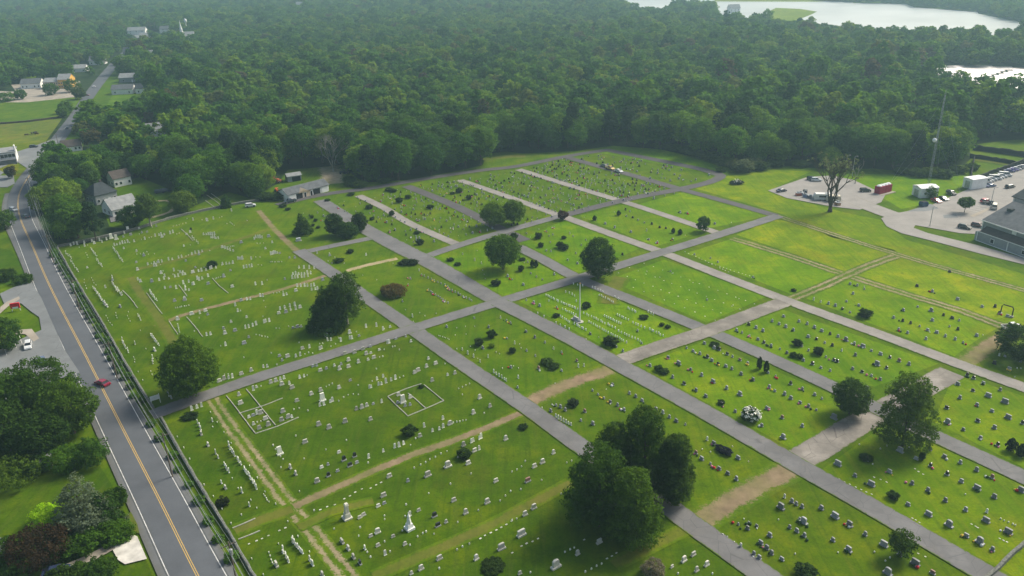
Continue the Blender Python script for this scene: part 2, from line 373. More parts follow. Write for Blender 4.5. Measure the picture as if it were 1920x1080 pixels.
def blobs_pine(h, w, z0, seed, nb=30, br_=(.13, .19)):
    q = np.random.default_rng(seed); out = []
    for i in range(nb):
        t = (i+0.5)/nb; z = z0+(h-z0)*(0.08+0.90*t); env = min(1, .62+1.5*t)*(1-t)**0.55+.10
        a = i*2.39996+q.uniform(-.4, .4); rr = w/2*env*q.uniform(0.35, 0.8)
        br = w*q.uniform(*br_); out.append((math.cos(a)*rr, math.sin(a)*rr, min(z, h-br*.5), br, br*0.55))
    return out
def trunk_mesh(name, h, z0, w, seed, r0=None, mat='bark', limbs=6, lean=0.0):
    q = random.Random(seed); b = MB(); r0 = r0 or h*0.022; top = h*0.80
    pts = [Vector((lean*t*h*0.1+math.sin(t*5+seed)*0.02*h*t, math.cos(t*4+seed)*0.015*h*t, top*t-0.15)) for t in (0, .04, .2, .4, .6, .8, 1)]
    b.tube(pts, [r0*1.5, r0*1.05, r0*.9, r0*.72, r0*.55, r0*.35, r0*.12], mat, 8)
    for i in range(limbs):
        t = 0.30+0.55*i/max(1, limbs); p = Vector((0, 0, top*t)); a = i*2.4+q.random(); L = w*0.36*(1.1-t*0.6)
        d = Vector((math.cos(a), math.sin(a), 0.55)); b.tube([p, p+d*L*0.5, p+d*L+Vector((0, 0, L*0.15))], [r0*.4, r0*.24, r0*.08], mat, 5)
    return b.mesh(name, True)
def branch_mesh(name, h, w, seed, mat, r0, depth=4, n0=5, tips=None):
    q = random.Random(seed); b = MB()
    def grow(p, d, L, r, k):
        e = p+d*L; mid = p+d*L*.5+Vector((q.uniform(-1, 1), q.uniform(-1, 1), 0))*L*0.07
        b.tube([p, mid, e], [r, r*.8, r*.6], mat, 5 if k > 1 else 4)
        if tips is not None and k <= 2: tips.append((e.x, e.y, e.z))
        if k == 0: return
        for _ in range(3 if k > 1 else 2):
            dd = (d+Vector((q.uniform(-1, 1), q.uniform(-1, 1), q.uniform(-.25, .55)))*0.62).normalized(); grow(e, dd, L*q.uniform(.62, .82), r*.55, k-1)
    for i in range(n0):
        a = i*2*math.pi/n0+q.random(); s = w/h*0.75
        grow(Vector((0, 0, h*0.06)), Vector((math.cos(a)*s, math.sin(a)*s, 1)).normalized(), h*0.30, r0*.7, depth)
    b.tube([(0, 0, -.2), (0, 0, h*.08)], [r0*1.5, r0], mat, 8)
    return b.mesh(name, True)

# ================================================================ GROUND
def big_sheet(name, x0, y0, x1, y1, z, mat, n=24):
    vs = [(x0+(x1-x0)*i/n, y0+(y1-y0)*j/n, z) for j in range(n+1) for i in range(n+1)]
    fs = [(j*(n+1)+i, j*(n+1)+i+1, (j+1)*(n+1)+i+1, (j+1)*(n+1)+i) for j in range(n) for i in range(n)]
    me = bpy.data.meshes.new(name); me.from_pydata(vs, [], fs); me.materials.append(M[mat]); me.update()
    o = link(name, me); o['kind'] = 'structure'; return o
big_sheet('ground', -5200, -1500, 5200, 7000, 0.0, 'floor')
# everything that is open ground, as outlines (no wood grows inside)
OPEN = {}
OPEN['cemetery'] = [(-420, 1500), (-420, 330), (-150, 318), (0, 315), (45, 322), (62, 345), (66, 400), (90, 446), (112, 462), (200, 452), (240, 436),
    (330, 400), (430, 360), (470, 372), (520, 345), (540, 318), (640, 312), (682, 342), (760, 338), (850, 322), (905, 310), (912, 288), (950, 284), (980, 288), (1080, 283),
    (1150, 273), (1240, 280), (1330, 300), (1395, 314), (1480, 312), (1560, 318), (1640, 316), (1740, 326), (1800, 316), (1822, 296), (1815, 272), (1900, 262), (2300, 268), (2700, 420), (2700, 1500)]
OPEN['house'] = [(180, 352), (262, 332), (335, 362), (350, 405), (250, 432), (205, 425)]
OPEN['green_field'] = [(-500, 204), (0, 190), (130, 181), (157, 183), (150, 200), (128, 216), (104, 226), (0, 233), (-500, 262)]
OPEN['dry_field'] = [(-500, 262), (0, 233), (118, 220), (100, 246), (84, 268), (30, 274), (-20, 268), (-500, 312)]
OPEN['inn_lot'] = [(30, 172), (60, 158), (150, 158), (152, 172), (142, 182), (50, 192), (-30, 192), (-30, 170)]
OPEN['far_left_green'] = [(-200, 172), (30, 172), (55, 185), (0, 196), (-200, 210)]
OPEN['inn_bit'] = [(20, 158), (150, 152), (152, 166), (30, 172)]
OPEN['side_lawn'] = [(180, 236), (196, 184), (232, 170), (285, 166), (286, 206), (232, 226)]
OPEN['road_gap'] = [(92, 275), (150, 205), (200, 146), (212, 128), (232, 128), (216, 170), (192, 212), (160, 242), (154, 290), (112, 298)]
OPEN['junction'] = [(-300, 330), (-300, 262), (0, 268), (80, 268), (112, 252), (128, 262), (110, 290), (80, 318), (40, 330)]
OPEN['solar'] = [(1740, 128), (1850, 127), (1930, 131), (2150, 142), (2150, 226), (1925, 216), (1850, 206), (1780, 194), (1715, 152)]
OPEN['solar_verge'] = [(1700, 150), (1740, 128), (1760, 140), (1750, 160)]
OPEN['river'] = [(1130, -24), (1180, 24), (1250, 30), (1264, 18), (1330, 18), (1350, 48), (1420, 50), (1470, 54), (1520, 60), (1600, 66), (1750, 77), (1880, 83), (1925, 93), (2100, 125), (2300, 140), (2300, 60), (2100, 66),
    (1920, 43), (1835, 26), (1832, 22), (1715, 14), (1700, 8), (1600, 5), (1545, 2), (1500, -6), (1350, -22)]
def in_poly(X, Y, poly):
    x = np.asarray(X); y = np.asarray(Y); ins = np.zeros(x.shape, bool); n = len(poly); j = n-1
    for i in range(n):
        xi, yi = poly[i]; xj, yj = poly[j]
        cnd = ((yi > y) != (yj > y)); k = (xj-xi)*(y-yi)/((yj-yi) if yj != yi else 1e-9)+xi
        ins ^= cnd & (x < k); j = i
    return ins
OPENW = {k: [(P(*q).x, P(*q).y) for q in v] for k, v in OPEN.items()}
YEL = (1.55, 1.28, 0.9); LUSH = (0.95, 1.0, 0.8)
sheet('lawn', OPEN['cemetery'], 'grass', 0.010, (0.92, 0.95, 0.9))
sheet('lawn', OPEN['house'], 'grass', 0.014, (0.7, 0.8, 0.8))
sheet('hay_field', OPEN['green_field'], 'grass', 0.02, (0.95, 1.0, 1.6))
sheet('dry_pasture', OPEN['dry_field'], 'grass', 0.03, (1.45, 1.1, 4.0))
sheet('lawn', OPEN['far_left_green'], 'grass', 0.04, (1.2, 1.1, 1.4))
sheet('lawn', OPEN['side_lawn'], 'grass', 0.05, (1.1, 1.2, 1.6))
sheet('lawn', OPEN['road_gap'], 'grass', 0.055, (0.8, 0.9, 1.2))
sheet('lawn', OPEN['junction'], 'grass', 0.06, (1.2, 1.0, 1.4))
sheet('lawn', OPEN['solar_verge'], 'grass', 0.07, (2.0, 1.5, 1.5))
sheet('bare_ground', OPEN['solar'], 'floor', 0.08)
sheet('parking_gravel', OPEN['inn_lot'], 'gravel', 0.06)
sheet('parking_gravel', OPEN['inn_bit'], 'gravel', 0.065)
# plots: turf tone per lawn panel, with sunlit brightness and cloud shade painted in
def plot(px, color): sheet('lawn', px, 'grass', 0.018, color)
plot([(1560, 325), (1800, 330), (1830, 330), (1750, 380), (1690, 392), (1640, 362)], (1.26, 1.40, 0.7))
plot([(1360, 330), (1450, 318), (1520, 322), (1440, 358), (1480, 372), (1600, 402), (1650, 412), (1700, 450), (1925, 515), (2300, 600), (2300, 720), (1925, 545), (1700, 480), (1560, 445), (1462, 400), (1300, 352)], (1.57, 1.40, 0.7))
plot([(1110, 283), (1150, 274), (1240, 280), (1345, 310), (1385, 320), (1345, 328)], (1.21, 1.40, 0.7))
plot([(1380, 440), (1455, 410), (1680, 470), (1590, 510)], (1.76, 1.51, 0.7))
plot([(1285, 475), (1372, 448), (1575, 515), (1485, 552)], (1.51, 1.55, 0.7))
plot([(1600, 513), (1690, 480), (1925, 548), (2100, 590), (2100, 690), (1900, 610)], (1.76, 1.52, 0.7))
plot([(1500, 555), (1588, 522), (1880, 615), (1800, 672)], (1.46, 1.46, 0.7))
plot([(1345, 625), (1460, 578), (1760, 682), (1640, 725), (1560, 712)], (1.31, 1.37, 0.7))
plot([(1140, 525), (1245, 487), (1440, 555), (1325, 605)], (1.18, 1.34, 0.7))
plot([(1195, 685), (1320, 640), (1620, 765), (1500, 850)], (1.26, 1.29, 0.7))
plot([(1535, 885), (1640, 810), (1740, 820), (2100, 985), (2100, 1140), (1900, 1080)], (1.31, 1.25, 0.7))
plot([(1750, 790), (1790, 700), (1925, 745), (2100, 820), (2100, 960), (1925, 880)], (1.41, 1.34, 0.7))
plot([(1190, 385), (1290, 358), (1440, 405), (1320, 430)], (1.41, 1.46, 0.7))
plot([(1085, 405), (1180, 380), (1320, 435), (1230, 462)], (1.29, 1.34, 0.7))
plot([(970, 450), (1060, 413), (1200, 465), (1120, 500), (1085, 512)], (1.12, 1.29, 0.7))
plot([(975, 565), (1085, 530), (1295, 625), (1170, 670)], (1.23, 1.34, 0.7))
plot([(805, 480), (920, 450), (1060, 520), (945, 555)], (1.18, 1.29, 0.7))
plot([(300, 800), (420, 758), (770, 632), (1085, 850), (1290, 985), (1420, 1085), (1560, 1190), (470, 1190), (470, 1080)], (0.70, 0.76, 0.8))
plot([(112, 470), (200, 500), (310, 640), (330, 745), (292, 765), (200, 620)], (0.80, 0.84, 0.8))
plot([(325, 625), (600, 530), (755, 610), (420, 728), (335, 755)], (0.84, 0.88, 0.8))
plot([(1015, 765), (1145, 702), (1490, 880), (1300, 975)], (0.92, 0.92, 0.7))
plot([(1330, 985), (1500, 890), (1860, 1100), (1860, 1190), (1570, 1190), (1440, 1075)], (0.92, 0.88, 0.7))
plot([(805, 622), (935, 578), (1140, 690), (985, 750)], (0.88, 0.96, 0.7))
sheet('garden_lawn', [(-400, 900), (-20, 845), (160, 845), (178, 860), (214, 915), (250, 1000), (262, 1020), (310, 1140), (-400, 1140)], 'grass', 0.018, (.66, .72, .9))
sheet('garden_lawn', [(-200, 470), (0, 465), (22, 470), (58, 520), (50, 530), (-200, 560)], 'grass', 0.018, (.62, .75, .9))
# ---------------------------------------------------------------- worn tracks
ribbon('dirt_track', [(398, 748), (425, 790), (470, 850), (545, 950), (600, 1015), (680, 1115)], 4.0, 'rut')
ribbon('dirt_track', [(552, 950), (650, 905), (760, 858), (880, 815), (975, 775)], 3.2, 'dirt')
ribbon('dirt_track', [(440, 995), (500, 970), (548, 955)], 4.0, 'faint')
ribbon('dirt_track', [(985, 757), (1060, 722), (1145, 693)], 6.6, 'reddirt')
ribbon('dirt_track', [(292, 612), (340, 592), (420, 570), (520, 545), (610, 517)], 3.2, 'dirt')
ribbon('dirt_track', [(245, 520), (270, 560), (300, 600), (330, 650)], 4.0, 'faint')
ribbon('dirt_track', [(255, 505), (330, 488), (440, 452), (520, 425)], 4.0, 'faint')
ribbon('dirt_track', [(485, 395), (510, 425), (535, 450), (556, 470)], 3.6, 'dirt')
ribbon('dirt_track', [(650, 508), (690, 497), (745, 485)], 3.6, 'tan')
ribbon('dirt_track', [(1372, 447), (1480, 480), (1590, 517), (1700, 552), (1800, 582), (1895, 618)], 4.6, 'rut')
ribbon('dirt_track', [(1480, 562), (1540, 538), (1590, 515), (1640, 494), (1692, 476)], 4.6, 'rut')
ribbon('dirt_track', [(1455, 404), (1540, 432), (1640, 464), (1760, 500), (1925, 546), (2100, 600)], 3.8, 'rut')
ribbon('dirt_track', [(1900, 622), (1860, 645), (1800, 690)], 7.0, 'dirt')
ribbon('dirt_track', [(1300, 985), (1380, 935), (1430, 907), (1480, 882)], 7.2, 'dirt')
ribbon('dirt_track', [(700, 1082), (820, 1030), (930, 980), (1070, 905)], 3.4, 'faint')
ribbon('dirt_track', [(1150, 1060), (1210, 1030), (1300, 985)], 3.4, 'faint')
ribbon('dirt_track', [(285, 408), (318, 398), (328, 385), (312, 376), (270, 380)], 3.2, 'tan')
ribbon('dirt_track', [(615, 312), (622, 325), (622, 345)], 16, 'tan')
ribbon('dirt_track', [(905, 300), (940, 295), (985, 293)], 8, 'faint')
ribbon('worn_grass', [(1140, 570), (1150, 540), (1165, 520)], 7, 'faint')
ribbon('worn_grass', [(560, 990), (620, 960), (700, 940)], 3, 'faint')
ribbon('gravel_drive', [(1488, 868), (1540, 838), (1600, 800), (1640, 778)], 6.8, 'lane_worn')
ribbon('gravel_drive', [(1640, 778), (1700, 745), (1785, 698)], 6.6, 'lane_worn')
# ---------------------------------------------------------------- drives of the cemetery
def lane(px, w, mat='lane'): return ribbon('lane', px, [q*.93 for q in w] if isinstance(w, list) else w*.93, mat)
lane([(575, 472), (630, 460), (695, 447)], 4.6)
lane([(672, 367), (720, 390), (770, 420), (865, 462)], 4.4, 'lane_tan')
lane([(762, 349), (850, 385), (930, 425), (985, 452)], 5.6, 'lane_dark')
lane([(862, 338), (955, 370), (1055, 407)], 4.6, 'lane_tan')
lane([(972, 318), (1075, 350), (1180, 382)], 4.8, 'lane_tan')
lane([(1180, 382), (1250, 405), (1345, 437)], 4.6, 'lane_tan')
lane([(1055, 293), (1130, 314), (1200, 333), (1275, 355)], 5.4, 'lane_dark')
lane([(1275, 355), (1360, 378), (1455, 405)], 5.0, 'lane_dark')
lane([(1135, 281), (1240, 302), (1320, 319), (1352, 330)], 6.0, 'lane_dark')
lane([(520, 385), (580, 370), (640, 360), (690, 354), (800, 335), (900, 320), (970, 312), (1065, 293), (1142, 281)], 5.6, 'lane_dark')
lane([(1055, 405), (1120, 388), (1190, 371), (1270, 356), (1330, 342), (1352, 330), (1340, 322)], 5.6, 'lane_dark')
lane([(780, 490), (820, 474), (900, 448), (980, 425), (1060, 403)], 5.0)
lane([(600, 376), (640, 402), (700, 438), (760, 470), (810, 495), (935, 567)], [7, 7, 8.5, 8, 6.6])
lane([(1055, 406), (1150, 441), (1245, 475), (1360, 520), (1480, 566), (1640, 624), (1800, 684), (1925, 729), (2050, 775)], 5.2, 'lane_tan')
lane([(560, 470), (620, 510), (690, 560), (770, 615), (860, 678), (985, 762), (1100, 845), (1190, 903), (1290, 978), (1440, 1085), (1560, 1175)], 5.5)
lane([(970, 463), (1020, 488), (1085, 523), (1200, 569), (1320, 618), (1440, 670), (1570, 730), (1640, 765), (1760, 822), (1925, 898), (2100, 985)], 5.6)
lane([(285, 779), (370, 748), (470, 713), (600, 672), (770, 618), (935, 567), (1085, 522), (1240, 474), (1350, 440), (1460, 405)], 5.6)
lane([(935, 567), (1050, 625), (1170, 690), (1330, 778), (1500, 876), (1640, 955), (1870, 1090), (2000, 1170)], [6.6, 6.4, 6.2, 5.8, 5.6])
ribbon('lane', [(1168, 675), (1240, 650), (1330, 620), (1400, 593), (1470, 567)], 6.0, 'lane_worn')
# ---------------------------------------------------------------- right hand parking
sheet('parking_asphalt', [(1440, 358), (1515, 332), (1560, 330), (1600, 338), (1660, 366), (1652, 380), (1612, 394), (1560, 388), (1475, 372)], 'lot')
ribbon('parking_drive', [(1590, 372), (1640, 392), (1690, 410)], 9.0, 'lot')
sheet('parking_asphalt', [(1652, 410), (1672, 402), (1700, 397), (1740, 388), (1790, 366), (1840, 345), (1920, 312), (2100, 250), (2200, 300), (2200, 460), (1925, 450), (1838, 440), (1800, 438), (1716, 423), (1713, 428), (1740, 438),
    (1830, 460), (1925, 486), (2100, 540), (2100, 556), (1925, 498), (1840, 477), (1750, 453), (1690, 438), (1662, 425)], 'lot')
sheet('parking_asphalt_patch', [(1700, 397), (1745, 383), (1760, 392), (1735, 397)], 'lot_grey')
sheet('parking_asphalt_patch', [(1768, 404), (1792, 402), (1796, 409), (1770, 410)], 'lot_grey')
for i in range(7):
    a = P(1815+i*6.5, 391-i*2.2); ribbon('bay_marking', [(1812+i*7, 394-i*2.6), (1838+i*7, 399-i*2.8)], 0.16, 'white_paint')
ribbon('kerb_path', [(1822, 407), (1856, 391)], 1.6, 'gravel')
ribbon('track', [(1828, 300), (1870, 306), (1960, 320)], 5, 'faint')
# ---------------------------------------------------------------- the street and its markings
STREET = [(560, 1400), (452, 1230), (370, 1080), (300, 940), (233, 810), (162, 670), (95, 540), (60, 460), (40, 415), (34, 385), (38, 360), (52, 335), (70, 312), (88, 290), (118, 250), (142, 218), (162, 188), (182, 160), (205, 132), (222, 112), (240, 96), (262, 80), (275, 70)]
ribbon('street_shoulder', STREET[:11], [11.4, 11.2, 10.6, 10.6, 11, 12.5, 12.5], 'shoulder')
ribbon('street', STREET, [8.8, 8.8, 8.8, 8.8, 10, 10, 10], 'asphalt', z=nz(0.01))
zz = nz()
ribbon('lane_line', STREET[:13], 0.13, 'yellow_paint', -0.17, z=zz); ribbon('lane_line', STREET[:13], 0.13, 'yellow_paint', 0.17, z=zz)
ribbon('edge_line', STREET[:9], 0.15, 'white_paint', -4.05, z=zz); ribbon('edge_line', STREET[:10], 0.15, 'white_paint', 4.05, z=zz)
sheet('junction_asphalt', [(-260, 330), (0, 300), (30, 286), (60, 276), (98, 262), (118, 256), (100, 282), (72, 318), (70, 345), (58, 348), (60, 322), (34, 305), (0, 330), (-200, 365)], 'lot_grey')
sheet('traffic_island', [(-4, 318), (20, 308), (36, 310), (34, 322), (10, 326)], 'grass', color=(1.5, 1.0, 1.2))
sheet('side_road', [(-300, 372), (0, 330), (26, 330), (28, 345), (14, 352), (0, 352), (-300, 410)], 'lot_grey')
sheet('parking_asphalt', [(-300, 760), (0, 650), (20, 646), (78, 620), (74, 596), (58, 585), (40, 570), (10, 575), (0, 552), (30, 538), (58, 528), (78, 560), (120, 655), (150, 700), (100, 715), (-60, 800)], 'lot_grey')
sheet('pavement', [(0, 578), (12, 568), (36, 557), (38, 562), (20, 572), (0, 590)], 'gravel')
sheet('pavement', [(30, 620), (60, 618), (74, 636), (64, 642), (48, 628), (30, 628)], 'gravel')
sheet('forecourt', [(205, 1020), (240, 1000), (258, 1008), (276, 1050), (235, 1060), (222, 1052)], 'pale_sand')
sheet('garden_path', [(112, 1065), (160, 1045), (205, 1022), (218, 1030), (150, 1068), (118, 1082)], 'gravel')
sheet('garden_path', [(0, 1010), (20, 1012), (24, 1055), (54, 1055), (58, 1080), (40, 1085), (0, 1040)], 'lot_grey')
sheet('dirt_patch', [(238, 968), (246, 962), (258, 985), (262, 1002), (242, 1000)], 'faint')
for y in (624, 632, 646): ribbon('bay_marking', [(36-(y-624)*1.3, y+5), (42-(y-624)*1.3, y+22)], 0.15, 'white_paint')
sheet('driveway', [(205, 405), (228, 385), (240, 395), (222, 415), (208, 418)], 'lane')
sheet('village_asphalt', [(248, 64), (268, 58), (276, 72), (298, 100), (292, 106), (272, 84)], 'lot_grey', 0.12)
# ---------------------------------------------------------------- river and marsh
sheet('river', OPEN['river'], 'water', 0.15)
sheet('marsh', [(1430, 40), (1440, 22), (1455, 15), (1500, 17), (1532, 22), (1520, 28), (1500, 36), (1512, 46)], 'grass', 0.25, (1.8, 1.45, 3.0))
sheet('marsh', [(1600, 6), (1700, 7), (1715, 13), (1830, 22), (1836, 12), (1825, 4), (1810, -4), (1600, -6)], 'grass', 0.25, (1.8, 1.45, 3.0))
sheet('marsh', [(1340, -4), (1560, -2), (1578, 1), (1530, 3.5), (1340, 3)], 'grass', 0.25, (1.8, 1.45, 3.0))
sheet('marsh', [(880, -4), (900, 2), (935, 6), (950, 4), (930, -4)], 'gravel', 0.25)

# ================================================================ TREES
G1 = (0.045, 0.088, 0.014); G2 = (0.036, 0.072, 0.013); G3 = (0.062, 0.105, 0.016); GD = (0.028, 0.058, 0.014)
# ---- the wood: jittered grid of trees on all ground that is not open
SP = 8.6
gx = np.arange(-2300, 1900, SP); gy = np.arange(150, 3000, SP)
GX, GY = np.meshgrid(gx, gy); GX = GX.ravel()+rng.uniform(-.42, .42, GX.size)*SP; GY = GY.ravel()+rng.uniform(-.42, .42, GY.size)*SP
wz = FW.y*GY+FW.z*(0-CAMH)
sx = 960+FPX*(RT.x*GX+RT.y*GY-RT.z*CAMH)/wz
ok = (wz > 0) & (sx > -260-60000/GY) & (sx < 2180+60000/GY)
for k, poly in OPENW.items(): ok &= ~in_poly(GX, GY, poly)
st = [P(*q) for q in STREET]
for a, b in zip(st[:-1], st[1:]):
    ab = np.array([b.x-a.x, b.y-a.y]); L2 = (ab**2).sum(); t = np.clip(((GX-a.x)*ab[0]+(GY-a.y)*ab[1])/L2, 0, 1)
    ok &= np.hypot(GX-a.x-t*ab[0], GY-a.y-t*ab[1]) > 9.0
far = np.hypot(GX, GY)
ok &= (far < 900) | (rng.random(GX.size) < np.clip(1.25-far/3600, .45, 1))
# small gaps in the canopy
ok &= rng.random(GX.size) > 0.04
X, Y = GX[ok], GY[ok]
# keep trees off the buildings standing in the wood
CLEAR = []
def clear(px, py, r): q = P(px, py); CLEAR.append((q.x, q.y, r))
for q in [(97, 163, 16), (122, 160, 18), (60, 165, 16), (236, 150, 15), (218, 178, 13), (265, 172, 14), (190, 392, 15), (235, 415, 13), (225, 352, 12), (250, 66, 22), (270, 80, 22), (300, 62, 22), (342, 76, 24), (145, 133, 12), (172, 122, 12), (300, 254, 12), (172, 288, 16), (284, 110, 12), (240, 108, 14), (310, 60, 16), (630, 14, 18), (560, 14, 16), (555, 345, 14),
          (152, 305, 8), (205, 268, 9), (1370, 27, 12)]: clear(*q)
for cx, cy, r in CLEAR:
    k = np.hypot(X-cx, Y-cy) > r
    f = 1.0; vx, vy = -cx/math.hypot(cx, cy), -cy/math.hypot(cx, cy)      # open a little on the near side too
    k &= np.hypot(X-cx-vx*r, Y-cy-vy*r) > r*0.9
    dist = math.hypot(cx, cy); al = (X-cx)*vx+(Y-cy)*vy; la = np.abs(-(X-cx)*vy+(Y-cy)*vx); k &= ~((al > 0) & (al < min(.10*dist, 100)) & (la < r*.55))
    X, Y = X[k], Y[k]
D = np.hypot(X, Y); order = np.argsort(D); X, Y, D = X[order], Y[order], D[order]
N_IND = 300
# prototypes
def wood_blobs(i):
    kinds = [dict(h=15, w=11, z0=2.5, seed=11, nb=22, r=.24, flat=.85), dict(h=17, w=12.5, z0=3.5, seed=12, nb=26, r=.22, flat=.75, egg=.25), dict(h=13, w=10, z0=2, seed=13, nb=18, r=.26, flat=.8),
             dict(h=18, w=10.5, z0=3, seed=14, nb=24, r=.25, flat=.9, egg=.35), dict(h=16, w=13, z0=3, seed=15, nb=30, r=.19, flat=.8)]
    return kinds[i]
near_proto = []
for i in range(5):
    k = wood_blobs(i); near_proto.append((leaf_mesh('crown', blobs_round(**k), 5200, 0.36, 'leaf', 0.25, 0.3, i+1), trunk_mesh('trunk', k['h'], 0, k['w'], i), k['h']))
near_proto.append((leaf_mesh('crown', blobs_pine(19, 9, 4, 5, 30), 4500, 0.34, 'leaf', 0.2, 0.5, 9), trunk_mesh('trunk', 19, 0, 8, 9, 0.3), 19))
PAL = [(0.033, 0.09, 0.016), (0.043, 0.113, 0.014), (0.06, 0.144, 0.016), (0.073, 0.158, 0.016), (0.09, 0.178, 0.017), (0.125, 0.204, 0.021), (0.05, 0.11, 0.019)]
WL = [(70, 'behind the street bend'), (130, 'beside the stone wall corner'), (190, 'left of the dark-roofed house'), (250, 'around the brown-roofed house'), (330, 'above the garden track'), (430, 'behind the small white kerbed rows'), (520, 'left of the maintenance garage'), (610, 'behind the maintenance garage'), (680, 'behind the sandy garage yard'),
      (760, 'behind the yard corner'), (850, 'above the first far lanes'), (930, 'around the dead white tree'), (1010, 'behind the fifth far plot'), (1090, 'behind the sixth far plot'), (1170, 'at the furthest drive corner'), (1260, 'behind the furthest plot'), (1360, 'behind the belt of shrubs'), (1460, 'behind the grey-green shrub mound'), (1560, 'left of the thin spreading tree'), (1650, 'behind the maroon shed'), (1750, 'behind the radio mast'), (9999, 'behind the dark screen fences')]
def wood_label(px):
    for x, w in WL:
        if px < x: return 'tall leafy green tree of the wood, standing '+w, 'wood trees '+w
for i in range(N_IND):
    v = rng.integers(0, 5) if rng.random() > 0.10 else 5
    cm, tm, h = near_proto[v]; px, py = PROJ((X[i], Y[i], 0))
    s = rng.uniform(0.72, 1.08)*(0.86 if px < 330 else 1.05)
    t = empty('leafy_tree' if v < 5 else 'pine_tree', (X[i], Y[i], 0), rng.uniform(0, 6.3), (s*1.18, s*1.18, s*rng.uniform(.9, 1.15)))
    lb, gr = wood_label(px)
    if v == 5: lb = lb.replace('leafy green tree', 'dark pine tree'); gr = 'pines among the '+gr
    if v == 5: lb = lb.replace('green ', '')
    tag(t, lb, 'tree', gr)
    c = PAL[rng.integers(0, 7)] if v < 5 else (0.022, 0.050, 0.022); k = rng.uniform(.85, 1.15)
    link('crown', cm, t, color=tuple(q*k for q in c)); link('trunk', tm, t)
# ---- the rest of the wood reads as one mass
protos = []
for i in range(5):
    k = wood_blobs(i); protos.append(leaf_mesh('canopy', blobs_round(**k), 1500, 0.68, 'leaf_wood', 0.45, 0.4, 20+i, 0.6))
protos.append(leaf_mesh('canopy', blobs_pine(18, 8, 5, 7, 22), 1200, 0.6, 'leaf_wood', 0.3, 0.4, 31, 0.6))
Xr, Yr, Dr = X[N_IND:], Y[N_IND:], D[N_IND:]; n = len(Xr); print('wood trees', n)
pc = bpy.data.collections.new('canopy_shapes')
for i, me in enumerate(protos): pc.objects.link(bpy.data.objects.new('canopy_%s' % 'abcdef'[i], me))
me = bpy.data.meshes.new('wood'); me.vertices.add(n); me.vertices.foreach_set('co', np.stack([Xr, Yr, np.zeros(n)], 1).ravel())
def attr(name, ty, arr):
    a = me.attributes.new(name, ty, 'POINT'); a.data.foreach_set('vector' if ty == 'FLOAT_VECTOR' else 'value', np.ascontiguousarray(arr).ravel())
sc = rng.uniform(0.62, 1.12, n)*(1+0.12*np.sin(Xr/90)*np.cos(Yr/70)); sc = sc*np.interp(Dr, [400, 900, 2500], [.98, .86, 1.0])*np.where(rng.random(n) < .12, 1.25, 1)
zs = sc*rng.uniform(0.85, 1.3, n)*np.where(Dr > 900, 0.85, 1)
attr('sc', 'FLOAT_VECTOR', np.stack([sc*1.22, sc*1.22, zs], 1)); attr('rot', 'FLOAT_VECTOR', np.stack([np.zeros(n), np.zeros(n), rng.uniform(0, 6.3, n)], 1))
pk = rng.integers(0, 5, n); pk[rng.random(n) < 0.08] = 5; attr('pick', 'INT', pk.astype(np.int32))
me.update(); wood = link('distant_wood', me)
ng = bpy.data.node_groups.new('scatter', 'GeometryNodeTree'); ng.interface.new_socket('Geometry', in_out='INPUT', socket_type='NodeSocketGeometry'); ng.interface.new_socket('Geometry', in_out='OUTPUT', socket_type='NodeSocketGeometry')
gi = ng.nodes.new('NodeGroupInput'); go = ng.nodes.new('NodeGroupOutput'); ci = ng.nodes.new('GeometryNodeCollectionInfo'); ci.inputs['Collection'].default_value = pc
ci.inputs['Separate Children'].default_value = True; ci.inputs['Reset Children'].default_value = True
ip = ng.nodes.new('GeometryNodeInstanceOnPoints'); ip.inputs['Pick Instance'].default_value = True
def na(nm, ty):
    x = ng.nodes.new('GeometryNodeInputNamedAttribute'); x.data_type = ty; x.inputs['Name'].default_value = nm; return x.outputs['Attribute']
ng.links.new(gi.outputs[0], ip.inputs['Points']); ng.links.new(ci.outputs[0], ip.inputs['Instance']); ng.links.new(na('pick', 'INT'), ip.inputs['Instance Index'])
ng.links.new(na('sc', 'FLOAT_VECTOR'), ip.inputs['Scale']); ng.links.new(na('rot', 'FLOAT_VECTOR'), ip.inputs['Rotation']); ng.links.new(ip.outputs[0], go.inputs[0])
wood.modifiers.new('scatter', 'NODES').node_group = ng
tag(wood, 'wide green wood stretching from the cemetery edge to the river and horizon', 'wood', kind='stuff')
# ---- single trees of the cemetery and gardens
def tree(px, py, blobs, n, leaf, color, label, h, w, name='leafy_tree', cat='tree', seed=1, r0=None, up=0.15, group=None, limbs=6, bark='bark', keep=.72, rz=0, loc=None):
    t = empty(name, loc or P(px, py), rz); tag(t, label, cat, group)
    link('crown', leaf_mesh('crown', blobs, n, leaf, 'leaf', up, 0.25, seed, keep), t, color=(color[0]*1.5, color[1]*1.62, color[2]*.95))
    if h: link('trunk', trunk_mesh('trunk', h, 0, w, seed, r0, bark, limbs), t)
    return t
tree(362, 742, blobs_round(16.0, 15.0, 0.8, 41, 70, .12, .85, .6), 22000, .24, (0.046, 0.082, 0.010), 'big broad dark green tree beside the drive entrance, near the street', 15, 13, seed=41)
tree(616, 618, blobs_cone(13.5, 9.8, 0.2, 42, 10, 8), 12000, .26, (0.024, 0.050, 0.012), 'dark dense conifer, left of the pair beside the long main drive', 13, 9, 'conifer_tree', seed=42)
tree(652, 608, blobs_pine(15.5, 13.0, 2.6, 43, 46, (.11, .16)), 9000, .26, (0.034, 0.062, 0.018), 'open pine with bare grey stems, right of the dark conifer', 15, 12, 'pine_tree', seed=43, bark='palebark', limbs=12)
tree(943, 505, blobs_round(12.2, 11.0, 1.4, 44, 40, .17, .95), 12000, .24, (0.042, 0.082, 0.012), 'round green tree between two drives left of the darkest dome tree', 11, 9, seed=44)
